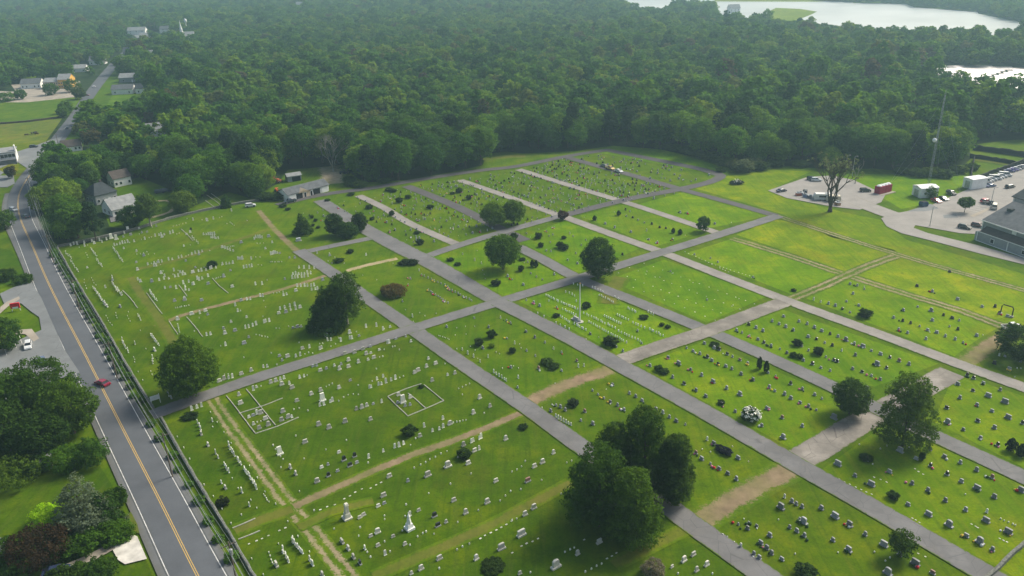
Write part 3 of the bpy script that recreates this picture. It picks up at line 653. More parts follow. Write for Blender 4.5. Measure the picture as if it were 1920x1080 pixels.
tree(1122, 522, blobs_round(13.8, 11.6, 0.6, 45, 46, .16, .9, .35), 15000, .22, (0.024, 0.048, 0.012), 'very dark dome-shaped tree at the central crossing of drives', 12, 9, seed=45)
tree(927, 424, blobs_round(9.2, 10.5, 1.2, 46, 30, .18, .8, .2), 8000, .26, (0.058, 0.098, 0.016), 'light green round tree, left of a pair beside the dark lane', 8, 8, seed=46)
tree(964, 420, blobs_round(9.6, 8.8, 1.2, 47, 28, .18, .85, .2), 7000, .26, (0.052, 0.092, 0.016), 'light green round tree, right of a pair beside the dark lane', 8, 8, seed=47)
tree(568, 438, blobs_cone(8.0, 7.0, 0.1, 48, 8, 7), 5000, .26, (0.026, 0.052, 0.014), 'small dark conifer standing alone left of the three trees by the wide lane', 7, 5, 'conifer_tree', seed=48)
tree(629, 441, blobs_round(8.6, 6.6, 0.2, 49, 24, .2, .9, .1), 5000, .26, (0.020, 0.040, 0.012), 'dark blocky evergreen, left of three trees beside the wide lane', 7, 5, 'evergreen_tree', seed=49)
tree(652, 445, blobs_round(5.6, 7.4, 0.1, 50, 22, .2, .8), 4500, .26, (0.024, 0.050, 0.014), 'low dark evergreen, middle of three trees beside the wide lane', 5, 5, 'evergreen_tree', seed=50)
tree(675, 434, blobs_round(7.6, 5.8, 0.4, 51, 22, .2, .9, .2), 4500, .26, (0.024, 0.046, 0.014), 'dark upright tree, right of three beside the wide lane', 7, 5, seed=51)
tree(1592, 776, blobs_round(8.6, 8.4, 0.5, 52, 40, .16, .9, .2), 11000, .18, (0.028, 0.055, 0.012), 'compact dark round tree left of the bigger loose tree on the right', 8, 6, seed=52)
tree(1692, 835, blobs_pine(16.5, 14.5, 0.6, 53, 80, (.09, .14)), 17000, .20, (0.046, 0.078, 0.018), 'tall loose grey-green tree on the right beside the gravel drive', 14, 10, seed=53, up=.05, keep=.6, limbs=10)
for k, (px, py, h, w, c, wh) in enumerate([(1122, 985, 17.5, 14.0, (0.030, 0.062, 0.012), 'left'), (1183, 1012, 16.0, 14.0, (0.044, 0.082, 0.012), 'front'),
        (1205, 925, 19.5, 14.0, (0.030, 0.060, 0.012), 'tallest, at the back'), (1262, 945, 16.0, 11.0, (0.036, 0.064, 0.016), 'right'), (1150, 925, 17.0, 12.0, (0.034, 0.064, 0.013), 'back left')]):
    tree(px, py, blobs_pine(h*[.98, .90, .98, .96, .92][k], w*[.98, .9, .88, .80, .85][k], 0.4, 60+k, 80, (.10, .15)), 22000, .19, c, {'left': 'dark green tree, leftmost of the big clump at the bottom', 'front': 'brighter green tree at the front of the big clump at the bottom',
        'tallest, at the back': 'tallest dark tree at the back of the big clump at the bottom', 'right': 'greyish loose tree, rightmost of the big clump at the bottom', 'back left': 'dark tree at the back left of the big clump at the bottom'}[wh], h, w, 'pine_tree', seed=60+k, limbs=9)
tree(1915, 672, blobs_round(8.5, 13.0, 0.3, 70, 34, .18, .8), 10000, .24, (0.022, 0.044, 0.012), 'dark spreading tree cut off by the right edge, beside the white pickup', 8, 8, seed=70)
tree(1318, 434, blobs_round(5.8, 4.4, 0.7, 71, 16, .24, .9, .1), 2500, .24, (0.034, 0.066, 0.016), 'small upright tree at the lane edge near the plot with few stones', 5, 3, seed=71)
tree(1055, 412, blobs_round(3.6, 3.8, 0.4, 72, 12, .24, .8), 1800, .2, (0.040, 0.020, 0.034), 'small purple-leaved tree at the corner of two far lanes', 3, 3, seed=72)
tree(1808, 399, blobs_round(6.2, 5.2, 2.2, 73, 18, .22, .8), 3000, .24, (0.036, 0.070, 0.018), 'small round street tree on a grass island in the parking area', 6, 4, seed=73)
tree(1741, 370, blobs_round(4.6, 5.6, 0.2, 74, 14, .24, .8), 2200, .24, (0.036, 0.074, 0.016), 'round bush-like tree between the white shed and the red car', 3, 3, seed=74)
tree(1688, 1045, blobs_round(5.4, 5.2, 1.0, 75, 20, .17, .75, .2), 2600, .17, (0.034, 0.062, 0.018), 'small open tree with pale flowers at its foot near the bottom right lane', 5, 5, seed=75, keep=.6)
tree(23, 335, blobs_round(6.2, 5.6, 1.2, 76, 18, .2, .8), 3000, .24, (0.040, 0.036, 0.030), 'small brownish-leaved tree on the traffic island', 6, 5, seed=76)
tree(345, 398, blobs_round(9.0, 10.2, 0.6, 77, 26, .19, .85), 6500, .28, (0.058, 0.092, 0.018), 'light green round tree right of the curving garden track', 8, 8, seed=77)
tree(424, 388, blobs_cone(5.6, 5.0, 0.1, 78, 7, 6), 2800, .24, (0.022, 0.050, 0.016), 'small dark conifer behind the rear stone wall', 5, 4, 'conifer_tree', seed=78)
tree(250, 425, blobs_round(8.5, 10.0, 0.4, 79, 26, .19, .85), 6000, .28, (0.026, 0.056, 0.014), 'dark round tree against the rear stone wall, left of the pale trunk', 8, 8, seed=79)
tree(283, 424, blobs_pine(13.0, 11.0, 4.2, 80, 28), 6500, .28, (0.050, 0.082, 0.026), 'pale green tree with a pale grey trunk behind the rear stone wall', 12, 9, seed=80, bark='palebark', limbs=10, r0=.42)
tree(480, 370, blobs_round(9.5, 9.5, 0.4, 81, 24, .19, .85), 5500, .28, (0.028, 0.060, 0.016), 'dark green tree left of the hedge by the maintenance garage', 8, 7, seed=81)
tree(698, 340, blobs_round(9.0, 8.0, 0.6, 82, 22, .2, .85), 5000, .28, (0.034, 0.070, 0.020), 'blue-green tree at the corner right of the maintenance garage', 8, 7, seed=82)
for k, (x, y, h, w, c, lb) in enumerate([(97, 178, 9, 11, G2, 'dark tree in the middle of the inn gravel parking'), (62, 163, 8, 12, (.085, .135, .018), 'bright lime-green tree in front of the white annex'), (138, 172, 10, 13, G2, 'dark tree right of the yellow inn'), (150, 186, 9, 10, (.040, .060, .026), 'brownish green tree between parking and far street'), (40, 186, 7, 9, G2, 'dark tree at the left end of the inn parking'),
        (127, 212, 8, 10, G1, 'small tree at the corner of the green field, upper'), (120, 220, 7, 8, G1, 'small tree at the corner of the green field, lower'), (10, 190, 5, 14, G1, 'low bushy tree left of the inn parking')]):
    tree(x, y, blobs_round(h, w, .5, 180+k, 22, .19, .85), 2600, .40, c, lb, h*.8, w*.5, seed=180+k)
# trees across the street
L = [(45, 800, 15, 15, G2, 'left edge of the big dark clump beside the street'), (95, 790, 16, 16, (0.030, 0.060, 0.012), 'middle of the big dark clump beside the street'), (140, 812, 13, 12, (0.038, 0.070, 0.012), 'street side of the big dark clump, overhanging the kerb'),
     (20, 845, 12, 13, (0.024, 0.048, 0.012), 'front left of the big dark clump beside the street'), (-20, 790, 14, 14, G2, 'far left end of the big dark clump, cut by the frame'), (85, 850, 10, 12, (0.022, 0.045, 0.012), 'low front of the big dark clump beside the street')]
for k, (px, py, h, w, c, wh) in enumerate(L):
    tree(px, py, blobs_round(h, w, 1.0, 90+k, 36, .17, .8), 11000, .24, c, 'broad dark tree, '+wh, h, w, seed=90+k)
tree(163, 990, blobs_cone(12.5, 11.5, 0.1, 100, 11, 8, .25), 13000, .20, (0.080, 0.100, 0.115), 'silver-blue spruce in the garden left of the street', 12, 6, 'spruce_tree', seed=100)
tree(198, 985, blobs_cone(7.5, 6.5, 0.1, 101, 8, 7), 5000, .22, (0.022, 0.048, 0.014), 'dark conifer tucked behind the silver-blue spruce', 7, 4, 'conifer_tree', seed=101)
tree(78, 1052, blobs_round(6.5, 10.5, 0.3, 102, 30, .16, .8), 8000, .18, (0.028, 0.018, 0.018), 'dark purple-leaved round tree at the bottom left', 5, 6, seed=102, limbs=9)
tree(10, 430, blobs_round(8, 9, .5, 103, 22, .19, .85), 4500, .26, G2, 'dark green tree at the left edge near the first bend', 7, 6, seed=103)
tree(8, 655, blobs_round(9, 11, .5, 104, 24, .19, .85), 6000, .24, (0.026, 0.056, 0.012), 'dark round tree at the left edge above the white car', 8, 7, seed=104)
for k, (px, py, r, h, c, lb) in enumerate([(128, 878, 3.6, 5.0, (0.045, 0.092, 0.012), 'bright green rounded shrub left of the taller dark shrub by the street'), (178, 872, 3.4, 6.5, (0.030, 0.066, 0.014), 'tall dark shrub nearest the street edge'),
        (30, 905, 5.0, 5.0, (0.052, 0.085, 0.016), 'olive green broad shrub at the left edge'), (80, 880, 2.4, 3.0, (0.036, 0.070, 0.022), 'grey-green shrub in front of the pale shed roof'), (96, 984, 3.2, 4.2, (0.170, 0.270, 0.014), 'vivid lime green shrub left of the silver-blue spruce'),
        (185, 1020, 4.2, 3.2, (0.034, 0.072, 0.012), 'low spreading hedge below the silver-blue spruce'), (225, 1008, 2.8, 2.6, (0.040, 0.082, 0.012), 'low hedge end beside the pale forecourt'), (140, 1035, 3.4, 2.6, (0.030, 0.066, 0.012), 'low dark hedge between the purple tree and forecourt'),
        (192, 1085, 3.0, 3.4, (0.026, 0.055, 0.012), 'dark shrub at the bottom, right of three'), (152, 1090, 2.4, 3.0, (0.030, 0.058, 0.012), 'dark shrub at the bottom, middle of three'), (118, 1098, 2.6, 3.0, (0.026, 0.050, 0.012), 'dark shrub at the bottom, left of three'),
        (8, 525, 4, 3.2, (0.022, 0.044, 0.012), 'dark shrub on the left lawn'), (45, 530, 3.0, 2.6, (0.028, 0.056, 0.012), 'dark low shrub by the street-side lawn'), (8, 1050, 3, 4, (0.03, 0.062, 0.012), 'green shrub at the bottom left corner'), (40, 1080, 2.6, 3, (0.028, 0.056, 0.014), 'dark shrub at the bottom edge below the purple tree'),
        (215, 945, 2.6, 3.0, (0.028, 0.058, 0.012), 'dark shrub between the silver-blue spruce and the street')]):
    tree(px, py, blobs_round(h, r*2, 0.0, 110+k, 24, .18, .85), 3600, .19, c, lb, 0, 0, 'shrub', 'shrub', 110+k)
# living shrubs of the cemetery: x, y, radius, height, colour, label
SH = [(922, 633, 1.35, 2.2, GD, 'dark round shrub, rightmost of three clipped shrubs in a group'), (898, 647, 1.3, 1.9, (.030, .056, .012), 'dark green round shrub, left of three clipped shrubs in a group'), (922, 651, .8, 1.0, (.11, .19, .014), 'small lime green clipped shrub beside two dark ones'),
 (961, 661, 1.0, 1.4, GD, 'small dark round shrub alone, right of three clipped shrubs'), (1099, 577, 1.3, 1.7, GD, 'dark round shrub behind the flagpole'), (1145, 647, 2.3, 2.2, (.028, .052, .012), 'large dark shrub at the lower corner of the flagpole plot'), (1043, 594, 1.1, .9, GD, 'low dark shrub left of the flagpole'),
 (1207, 597, 1.3, .9, GD, 'low dark shrub right of the flagpole'), (1241, 611, .8, .9, GD, 'tiny dark bush, left of two right of the flagpole'), (1252, 615, .8, .9, GD, 'tiny dark bush, right of two right of the flagpole'), (1235, 695, 1.3, 1.4, (.036, .072, .012), 'green hedge block, left half, near the reddish path'), (1246, 700, 1.2, 1.2, (.036, .072, .012), 'green hedge block, right half, near the reddish path'),
 (1026, 682, 1.5, 1.3, (.040, .080, .012), 'green low shrub, left of two near the reddish path'), (1037, 690, 1.6, 1.3, (.036, .075, .012), 'green low shrub, right of two near the reddish path'), (1075, 760, 1.3, 1.6, (.040, .062, .026), 'grey-green round shrub right of the reddish path end'), (768, 815, 1.7, 2.2, (.030, .062, .010), 'round green bush beside the brown dirt track'),
 (870, 857, 1.5, 1.8, GD, 'very dark round bush below the brown dirt track'), (981, 803, 1.0, .9, GD, 'small dark shrub below the narrow lane'), (790, 727, .7, .7, GD, 'tiny dark shrub at the corner of the kerbed lot'), (398, 500, 1.7, 2.0, (.022, .048, .012), 'small dark tree-like shrub in the old white-stone plot'),
 (1495, 648, 1.3, 1.8, (.024, .045, .014), 'dark round shrub, left of two among grey stones'), (1534, 664, 1.4, 1.9, (.024, .045, .014), 'dark round shrub, right of two among grey stones'), (1487, 669, .9, 1.2, GD, 'small dark bush, left of a close pair by the lane'), (1499, 672, .95, 1.2, GD, 'small dark bush, right of a close pair by the lane'),
 (1622, 594, 1.9, 2.2, (.024, .050, .012), 'large dark shrub beside the tan lane, alone'), (1674, 934, 1.2, 1.4, GD, 'dark bush among grey stones right of the wide drive'), (735, 404, 1.1, 2.0, GD, 'dark clipped block bush between two far lanes'), (693, 391, 1.4, 1.6, GD, 'dark wide bush beside the narrow pale lane'),
 (635, 491, 1.9, 1.2, GD, 'dark low shrub in the small triangular plot, front'), (657, 474, 1.3, 1.3, (.030, .056, .012), 'dark shrub in the small triangular plot, back'), (759, 495, 2.3, 1.4, (.024, .042, .014), 'dark rounded hedge, left half, at the lane junction'), (773, 495, 2.0, 1.5, (.024, .042, .014), 'dark rounded hedge, right half, at the lane junction'),
 (930, 534, 1.5, 1.6, (.024, .044, .016), 'dark round shrub below the round green tree'), (845, 489, 1.3, 1.0, GD, 'small dark shrub left of the round green tree, upper'), (858, 497, 1.2, .8, GD, 'small dark shrub left of the round green tree, lower'), (788, 458, 1.5, 2.0, (.022, .050, .012), 'dark green shrub near the lane end, lower left far plot'),
 (782, 438, 1.3, .9, GD, 'low dark shrub in the far plot above the junction'), (698, 412, 1.0, 1.1, GD, 'tiny dark shrub beside the wide lane, far plot'), (585, 409, .9, 1.3, GD, 'small dark shrub, topmost of three by the lone conifer'), (592, 415, .8, 1.1, GD, 'small dark shrub, middle of three by the lone conifer'), (587, 424, .8, 1.0, GD, 'small dark shrub, lowest of three by the lone conifer'),
 (597, 428, .8, .9, (.030, .05, .02), 'tiny grey-green shrub near the lone conifer'), (531, 388, 1.5, 1.3, GD, 'dark shrub, left of two at the plot top by the garage'), (540, 394, 1.2, 1.1, GD, 'dark shrub, right of two at the plot top by the garage'), (614, 377, 1.2, 1.0, GD, 'dark low shrub at the top of the wide lane'), (658, 366, 1.9, 1.1, GD, 'dark low hedge below the garage yard'),
 (729, 358, 1.7, 1.5, GD, 'dark shrub, left of two at the dark lane top'), (738, 360, 1.4, 1.3, (.03, .06, .02), 'green shrub, right of two at the dark lane top'), (749, 380, 1.5, 2.4, (.030, .060, .020), 'upright shrub in the far plot left of the dark lane'), (765, 372, 1.4, 1.5, (.030, .058, .014), 'rounded shrub near the dark lane, far plot'), (807, 391, 1.5, 1.7, GD, 'dark conical shrub close to the dark lane'),
 (848, 364, 1.2, .9, GD, 'tiny dark shrub right of the dark lane top'), (861, 361, 1.5, 2.0, (.030, .056, .022), 'grey-green shrub right of the dark lane top'), (879, 374, 1.3, 2.0, (.030, .058, .022), 'upright grey-green shrub right of the dark lane'), (1010, 447, 1.4, 2.2, GD, 'dark cone shrub above the very dark dome tree'), (1050, 465, 1.5, 2.3, GD, 'dark shrub, left of two left of the dome tree'),
 (1059, 468, 1.5, 1.9, GD, 'dark shrub, right of two left of the dome tree'), (1014, 463, 1.0, 1.6, GD, 'small dark cone shrub near the lane bend'), (977, 508, 1.1, 1.9, GD, 'dark small shrub right of the round green tree'), (979, 488, 1.1, .9, GD, 'low dark shrub right of the round green tree'), (964, 448, 1.6, 2.2, GD, 'dark cone shrub at the end of the dark lane'), (1057, 448, .9, 1.2, GD, 'tiny dark cone shrub above the dome tree'),
 (418, 947, 1.2, 1.6, (.024, .034, .014), 'dark thin shrub behind a grey stone near the street wall'), (357, 783, 1.9, .9, (.022, .045, .012), 'low flat dark shrub below the drive entrance'), (1488, 546, .8, .8, GD, 'tiny dark bush on the yellow-green plot edge'), (1728, 862, .7, 1.8, GD, 'small dark upright bush beside a grey stone, lower right'), (1624, 862, 1.3, 1.0, GD, 'dark low bush in the lower right plot'),
 (1340, 720-72, 1.2, .8, GD, 'low dark bush near the tan crossing'), (1510, 1076, 1.8, 1.5, GD, 'dark shrub at the bottom edge, lower right'), (925, 1064, 2.0, .8, (.026, .050, .010), 'low straggly green patch shrub at the bottom edge'), (1347, 655, .7, .7, GD, 'tiny dark bush in the white bush plot top'), (1352, 757, .9, .9, GD, 'small dark bush near the white flowering bush')]
shm = {}
for i, (x, y, r, h, c, lb) in enumerate(SH):
    k = i % 5
    if k not in shm: shm[k] = leaf_mesh('foliage', blobs_round(1.0, 1.0, -0.05, 130+k, 24, .18, .9), 2400, .055, 'leaf', .2, .2, 130+k)
    t = empty('shrub', P(x, y), i*1.7); tag(t, lb, 'shrub'); link('foliage', shm[k], t, sc=(2*r, 2*r*(.85+.3*((i*7) % 5)/5), h*1.05), color=c)
colm = leaf_mesh('foliage', blobs_round(1, 1, -.03, 150, 30, .16, 1.0, .6), 2600, .05, 'leaf', .2, .1, 150)
for i, (x, y, r, h, lb) in enumerate([(1423, 692, .75, 3.4, 'dark columnar evergreen, left of a pair beside the lane'), (1436, 698, .75, 3.1, 'dark columnar evergreen, right of a pair beside the lane'), (1895, 845, 1.15, 2.9, 'dark teardrop evergreen, left of two at the right edge'), (1914, 855, 1.2, 2.8, 'dark teardrop evergreen, right of two at the right edge'),
        (998, 500, .8, 2.4, 'dark column evergreen, left of a pair near the central crossing'), (1005, 501, .8, 2.5, 'dark column evergreen, right of a pair near the central crossing'), (1262, 437, .8, 2.0, 'tiny cone evergreen, left of two in the far empty plot'), (1275, 440, .9, 2.1, 'tiny cone evergreen, right of two in the far empty plot'), (1160, 404, .9, 2.0, 'tiny cone evergreen at the top of the far middle plot'), (1115, 413, .9, 1.9, 'tiny dark cone left in the far middle plot')]):
    t = empty('column_evergreen', P(x, y), i); tag(t, lb, 'evergreen'); link('foliage', colm, t, sc=(2*r, 2*r, h), color=(.018, .040, .014))
# white flowering bush, brown bush, pale bush
def flower_bush(x, y, r, h, c, lb, nfl, seed):
    t = empty('flowering_bush', P(x, y)); tag(t, lb, 'bush'); bl = blobs_round(h, 2*r, 0, seed, 24, .18, .85)
    link('foliage', leaf_mesh('foliage', bl, 3000, .16, 'leaf', .2, .2, seed), t, color=c)
    if nfl: link('blossom', leaf_mesh('blossom', [(b[0]*1.05, b[1]*1.05, b[2]*1.05, b[3], b[4]) for b in bl], nfl, .17, 'petal', .5, .6, seed+1, .9), t)
flower_bush(1407, 786, 2.1, 2.6, (.045, .085, .016), 'round bush covered in white blossom beside the wide drive', 1100, 160)
t = empty('brown_bush', P(738, 553)); tag(t, 'wide reddish-brown leafed bush in the plot left of the wide lane', 'bush')
link('foliage', leaf_mesh('foliage', blobs_round(3.0, 7.6, 0, 162, 30, .17, .6), 5000, .2, 'leaf', .3, .2, 162), t, color=(.105, .085, .032))
t = empty('pale_bush', P(1225, 1078)); tag(t, 'pale silvery round bush at the bottom below the big tree clump', 'bush')
link('foliage', leaf_mesh('foliage', blobs_round(2.6, 3.8, 0, 163, 22, .18, .8), 4500, .10, 'leaf', .3, .2, 163), t, color=(.17, .16, .13))
# big spreading thin tree and dead trees
def bare(px, py, h, w, seed, mat, r0, lb, leaves=0, color=None, depth=4, n0=5, cat='tree', name='bare_tree', lsize=.3):
    tips = []; t = empty(name, P(px, py)); tag(t, lb, cat); link('trunk', branch_mesh('trunk', h, w, seed, mat, r0, depth, n0, tips), t)
    if leaves:
        q = random.Random(seed); bl = [(a+q.uniform(-.6, .6), b+q.uniform(-.6, .6), c, q.uniform(.6, 1.3), q.uniform(.5, 1.0)) for a, b, c in tips if q.random() < .8]
        link('crown', leaf_mesh('crown', bl, leaves, lsize, 'leaf', 0, 0, seed, .3), t, color=color)
bare(1556, 397, 24, 8, 7, 'bark', .70, 'tall thin spreading tree with half-bare branches beside the gravel lot', 2600, (.15, .20, .11), 4, 5, name='thin_tree', lsize=.20)
bare(903, 296, 20.0, 7, 8, 'palebark', .35, 'dead white forked tree at the wood edge above the far plots', depth=3, n0=2)
bare(625, 322, 19.0, 9, 9, 'palebark', .38, 'grey leafless tree at the wood edge behind the garage yard', depth=4, n0=4)
bare(1603, 345, 15, 5, 12, 'palebark', .2, 'thin pale bare tree right of the tall spreading tree', depth=2, n0=2)
# shrubs between lawn and wood on the right, and hedge by the garage
for k, (x, y, r, h, c) in enumerate([(1290, 287, 5, 3.5, G2), (1305, 292, 5, 4, G1), (1325, 297, 5, 4, G3), (1345, 303, 5, 4.5, G1), (1362, 310, 5, 4.5, G3), (1378, 318, 4, 5, (.075, .10, .04)), (1393, 322, 5, 5.5, (.085, .115, .055)), (1410, 316, 4.5, 5, (.060, .09, .035)), (1260, 281, 5, 3, G2), (1235, 277, 4, 2.5, G1),
        (1425, 318, 4, 4, G2), (1352, 322, 2.5, 2, G1), (1455, 312, 4, 3.5, G1), (1500, 312, 4, 3, G2), (1745, 330, 4, 4, G3), (1770, 332, 4, 3.5, G1), (1795, 324, 4, 3.5, G3), (1720, 330, 4, 3.5, G1), (1822, 318, 3, 3, G1), (1690, 326, 3.5, 3, G2), (660, 348, 3.5, 2.6, G2), (676, 350, 3.5, 2.6, G1), (655, 340, 3, 2.4, G2), (720, 342, 3, 2, G1)]):
    t = empty('edge_shrub', P(x, y), k); tag(t, 'leafy shrub in the belt between the lawns and the wood', 'shrub', 'shrubs along the edge of the wood')
    link('foliage', shm[k % 5], t, sc=(2*r, 2*r, h), color=c)
t = empty('rock_bush', P(1382, 345)); tag(t, 'low dark and white flowering mound alone on the yellow lawn', 'bush'); link('foliage', shm[1], t, sc=(6, 4, 1.7), color=(.028, .045, .018))
link('blossom', leaf_mesh('blossom', [(0, 0, .9, 1.6, .8)], 60, .25, 'petal', .8, .5, 5), t)
for k, (x, y) in enumerate([(494, 374), (505, 374), (518, 374), (530, 372)]):
    t = empty('hedge', P(x, y), k); tag(t, 'dark clipped hedge left of the maintenance garage', 'hedge', 'hedge by the garage'); link('foliage', shm[k % 5], t, sc=(7, 6, 3.0), color=G2)
_o = 'first second third fourth fifth sixth seventh eighth ninth'.split(); ORDN = _o+'tenth eleventh twelfth thirteenth fourteenth fifteenth sixteenth seventeenth eighteenth nineteenth'.split()
for _t in ('twent', 'thirt', 'fort', 'fift'): ORDN += [_t+'ieth']+[_t+'y-'+x for x in _o]
# little shrubs planted along the street side
wl = smooth_line([P(*q) for q in [(100, 474), (124, 516), (161, 580), (200, 650), (235, 710), (262, 756)]], 4.0)
w2 = smooth_line([P(*q) for q in [(288, 800), (322, 858), (354, 915), (390, 980), (434, 1055), (464, 1110)]], 5.2)
q = random.Random(5)
for i, p in enumerate(wl+w2):
    t = empty('verge_shrub', p+Vector((q.uniform(-.5, .5), q.uniform(-.4, .4), 0)), i); tag(t, 'small shrub, %s from the %s of the street wall row %s the entrance' % (ORDN[i if i < len(wl) else i-len(wl)], 'top', 'above' if i < len(wl) else 'below'), 'shrub', 'row of shrubs along the street wall')
    s = q.uniform(.75, 1.15); link('foliage', shm[i % 5], t, sc=(2.4*s, 2.4*s, 1.7*s), color=(.075, .165, .022) if i >= len(wl) or i % 3 else (.05, .11, .016))

# ================================================================ BUILDINGS
def axes_from(p0, p1):
    d = (p1-p0); return math.atan2(d.y, d.x), d.length
def house(name, p0, p1, depth, eave, ridge, wall, roof, label, cat='house', windows=3, rows=1, door=True, chimney=False, over=0.4, hip=0.0, flip=1):
    """front wall runs p0->p1 (left to right seen from the camera), depth goes away from it"""
    a, L = axes_from(p0, p1); t = empty(name, p0, a); tag(t, label, cat); D_ = depth*flip
    b = MB(); y0, y1 = min(0, D_), max(0, D_); ym = (y0+y1)/2
    b.prism([(y0, 0), (y1, 0), (y1, eave), (ym, ridge), (y0, eave)], 'x', 0, L, wall) if hip == 0 else b.box((L/2, ym, 0), (L, y1-y0, eave), wall)
    b.build('wall', t)
    r = MB(); th = .18; k = (ridge-eave)/((y1-y0)/2); o = over
    for s, yy in ((-1, y0), (1, y1)):
        e = (yy+s*o, eave-k*o); rr = (ym, ridge)
        if hip: vs = [(-o, e[0], e[1]), (L+o, e[0], e[1]), (L-hip, ym, ridge), (hip, ym, ridge)]
        else: vs = [(-o, e[0], e[1]), (L+o, e[0], e[1]), (L+o, ym, ridge), (-o, ym, ridge)]
        top = [(x, y, z+th) for x, y, z in vs]; r.add(vs+top, [(3, 2, 1, 0), (4, 5, 6, 7), (0, 1, 5, 4), (1, 2, 6, 5), (2, 3, 7, 6), (3, 0, 4, 7)], roof)
    if hip:
        for x0, xr in ((-o, hip), (L+o, L-hip)):
            vs = [(x0, y0-o, eave-k*o), (x0, y1+o, eave-k*o), (xr, ym, ridge)]; r.add(vs+[(x, y, z+th) for x, y, z in vs], [(0, 1, 2), (5, 4, 3), (0, 3, 4, 1), (1, 4, 5, 2), (2, 5, 3, 0)], roof)
    ro = r.build('roof', t)
    if chimney: MB().box((L*.65, ym+.8, ridge-1.0), (.9, .7, 2.0), 'roof_brown').build('chimney', ro)
    for rw in range(rows):
        for i in range(windows):
            x = L*(i+.5)/windows
            if door and rw == 0 and i == windows//2: MB().box((x, y0-.03, 0), (1.1, .08, 2.1), 'white').build('door', t); continue
            w = MB().box((x, y0-.02, .95+rw*2.7), (1.15, .10, 1.4), 'white').build('window', t); MB().box((x, y0-.08, 1.05+rw*2.7), (.95, .05, 1.2), 'glass').build('pane', w)
    for x in (-.06, L+.06):
        for i in (0, 1):
            w = MB().box((x, y0+(y1-y0)*(.3+.4*i), 1.0), (.10, 1.2, 1.4), 'white').build('window', t); MB().box((x*1.0+(.06 if x > 0 else -.06), y0+(y1-y0)*(.3+.4*i), 1.1), (.05, 1.0, 1.2), 'glass').build('pane', w)
    return t
# maintenance garage
p0, p1 = P(541, 378), P(617, 358); a, Lg = axes_from(p0, p1)
t = empty('maintenance_garage', p0, a); tag(t, 'long white and tan maintenance garage with grey roof and open doors', 'garage')
MB().prism([(0, 0), (8, 0), (8, 3.0), (4, 4.8), (0, 3.0)], 'x', 0, Lg, 'side_white').build('wall', t)
b = MB(); b.add([(-.4, -.5, 2.85), (Lg+.4, -.5, 2.85), (Lg+.4, 4, 4.95), (-.4, 4, 4.95), (-.4, -.5, 3.02), (Lg+.4, -.5, 3.02), (Lg+.4, 4, 5.12), (-.4, 4, 5.12)], [(3, 2, 1, 0), (4, 5, 6, 7), (0, 1, 5, 4), (1, 2, 6, 5), (3, 0, 4, 7)], 'roof_grey')
b.add([(-.4, 8.5, 2.85), (Lg+.4, 8.5, 2.85), (Lg+.4, 4, 4.95), (-.4, 4, 4.95), (-.4, 8.5, 3.02), (Lg+.4, 8.5, 3.02), (Lg+.4, 4, 5.12), (-.4, 4, 5.12)], [(0, 1, 2, 3), (7, 6, 5, 4), (5, 1, 0, 4), (1, 5, 6, 2), (4, 0, 3, 7)], 'roof_grey'); b.build('roof', t)
MB().box((Lg*.38, -.06, 0), (Lg*.36, .12, 2.95), 'side_tan').build('tan_front', t)
g = MB(); yv = -.02; g.prism([(Lg*.24, 2.6), (Lg*.50, 2.6), (Lg*.37, 4.3)], 'y', -.5, 3.2, 'side_tan'); g.build('gable', t)
for nm, x, w, h, mt in (('bay_door', .27, 3.2, 2.5, 'dark'), ('bay_door', .69, 3.6, 2.6, 'dark'), ('door', .41, .9, 2.1, 'dark'), ('door', .56, .9, 2.1, 'dark'), ('bay_door', .10, 3.4, 2.4, 'white'), ('bay_door', .89, 3.2, 2.5, 'white')):
    f = MB().box((Lg*x, -.13, 0), (w+.4, .08, h+.2), 'white').build('door_frame', t) if mt == 'dark' else t
    MB().box((Lg*x, -.19, .02), (w, .06, h), mt).build(nm, f)
# open shed behind
p0, p1 = P(540, 342), P(566, 338); a, L_ = axes_from(p0, p1); t = empty('storage_shed', p0, a); tag(t, 'small grey open-fronted shed behind the maintenance garage', 'shed')
MB().prism([(0, 0), (5, 0), (5, 2.6), (2.5, 3.6), (0, 2.6)], 'x', 0, L_, 'side_grey').build('wall', t)
MB().prism([(-.3, 2.5), (2.5, 3.62), (5.3, 2.5), (5.3, 2.7), (2.5, 3.82), (-.3, 2.7)], 'x', -.3, L_+.3, 'roof_pale').build('roof', t); MB().box((L_*.62, -.04, .02), (L_*.6, .1, 2.2), 'dark').build('opening', t)
# houses on the left
house('dark_roof_house', P(182, 385), P(222, 375), 11, 4.4, 8.2, 'side_grey', 'roof_dark', 'dark-roofed house with white window frames among the street trees', windows=4, chimney=True, hip=3)
house('brown_roof_house', P(216, 352), P(248, 345), 8, 4.2, 7.0, 'side_white', 'roof_brown', 'brown-roofed white house behind the dark-roofed one', windows=4)
house('pale_roof_house', P(213, 408), P(262, 396), 11, 3.2, 6.8, 'side_white', 'roof_pale', 'house with a broad pale grey roof close to the rear stone wall', windows=4)
house('street_house', P(118, 286), P(154, 282), 9, 3.0, 5.8, 'side_white', 'roof_brown', 'low house with brown roof beside the far street', windows=5)
house('hidden_house', P(273, 262), P(315, 257), 9, 4.5, 8.5, 'side_white', 'roof_pale', 'grey-roofed house half hidden in the wood right of the street', windows=4)
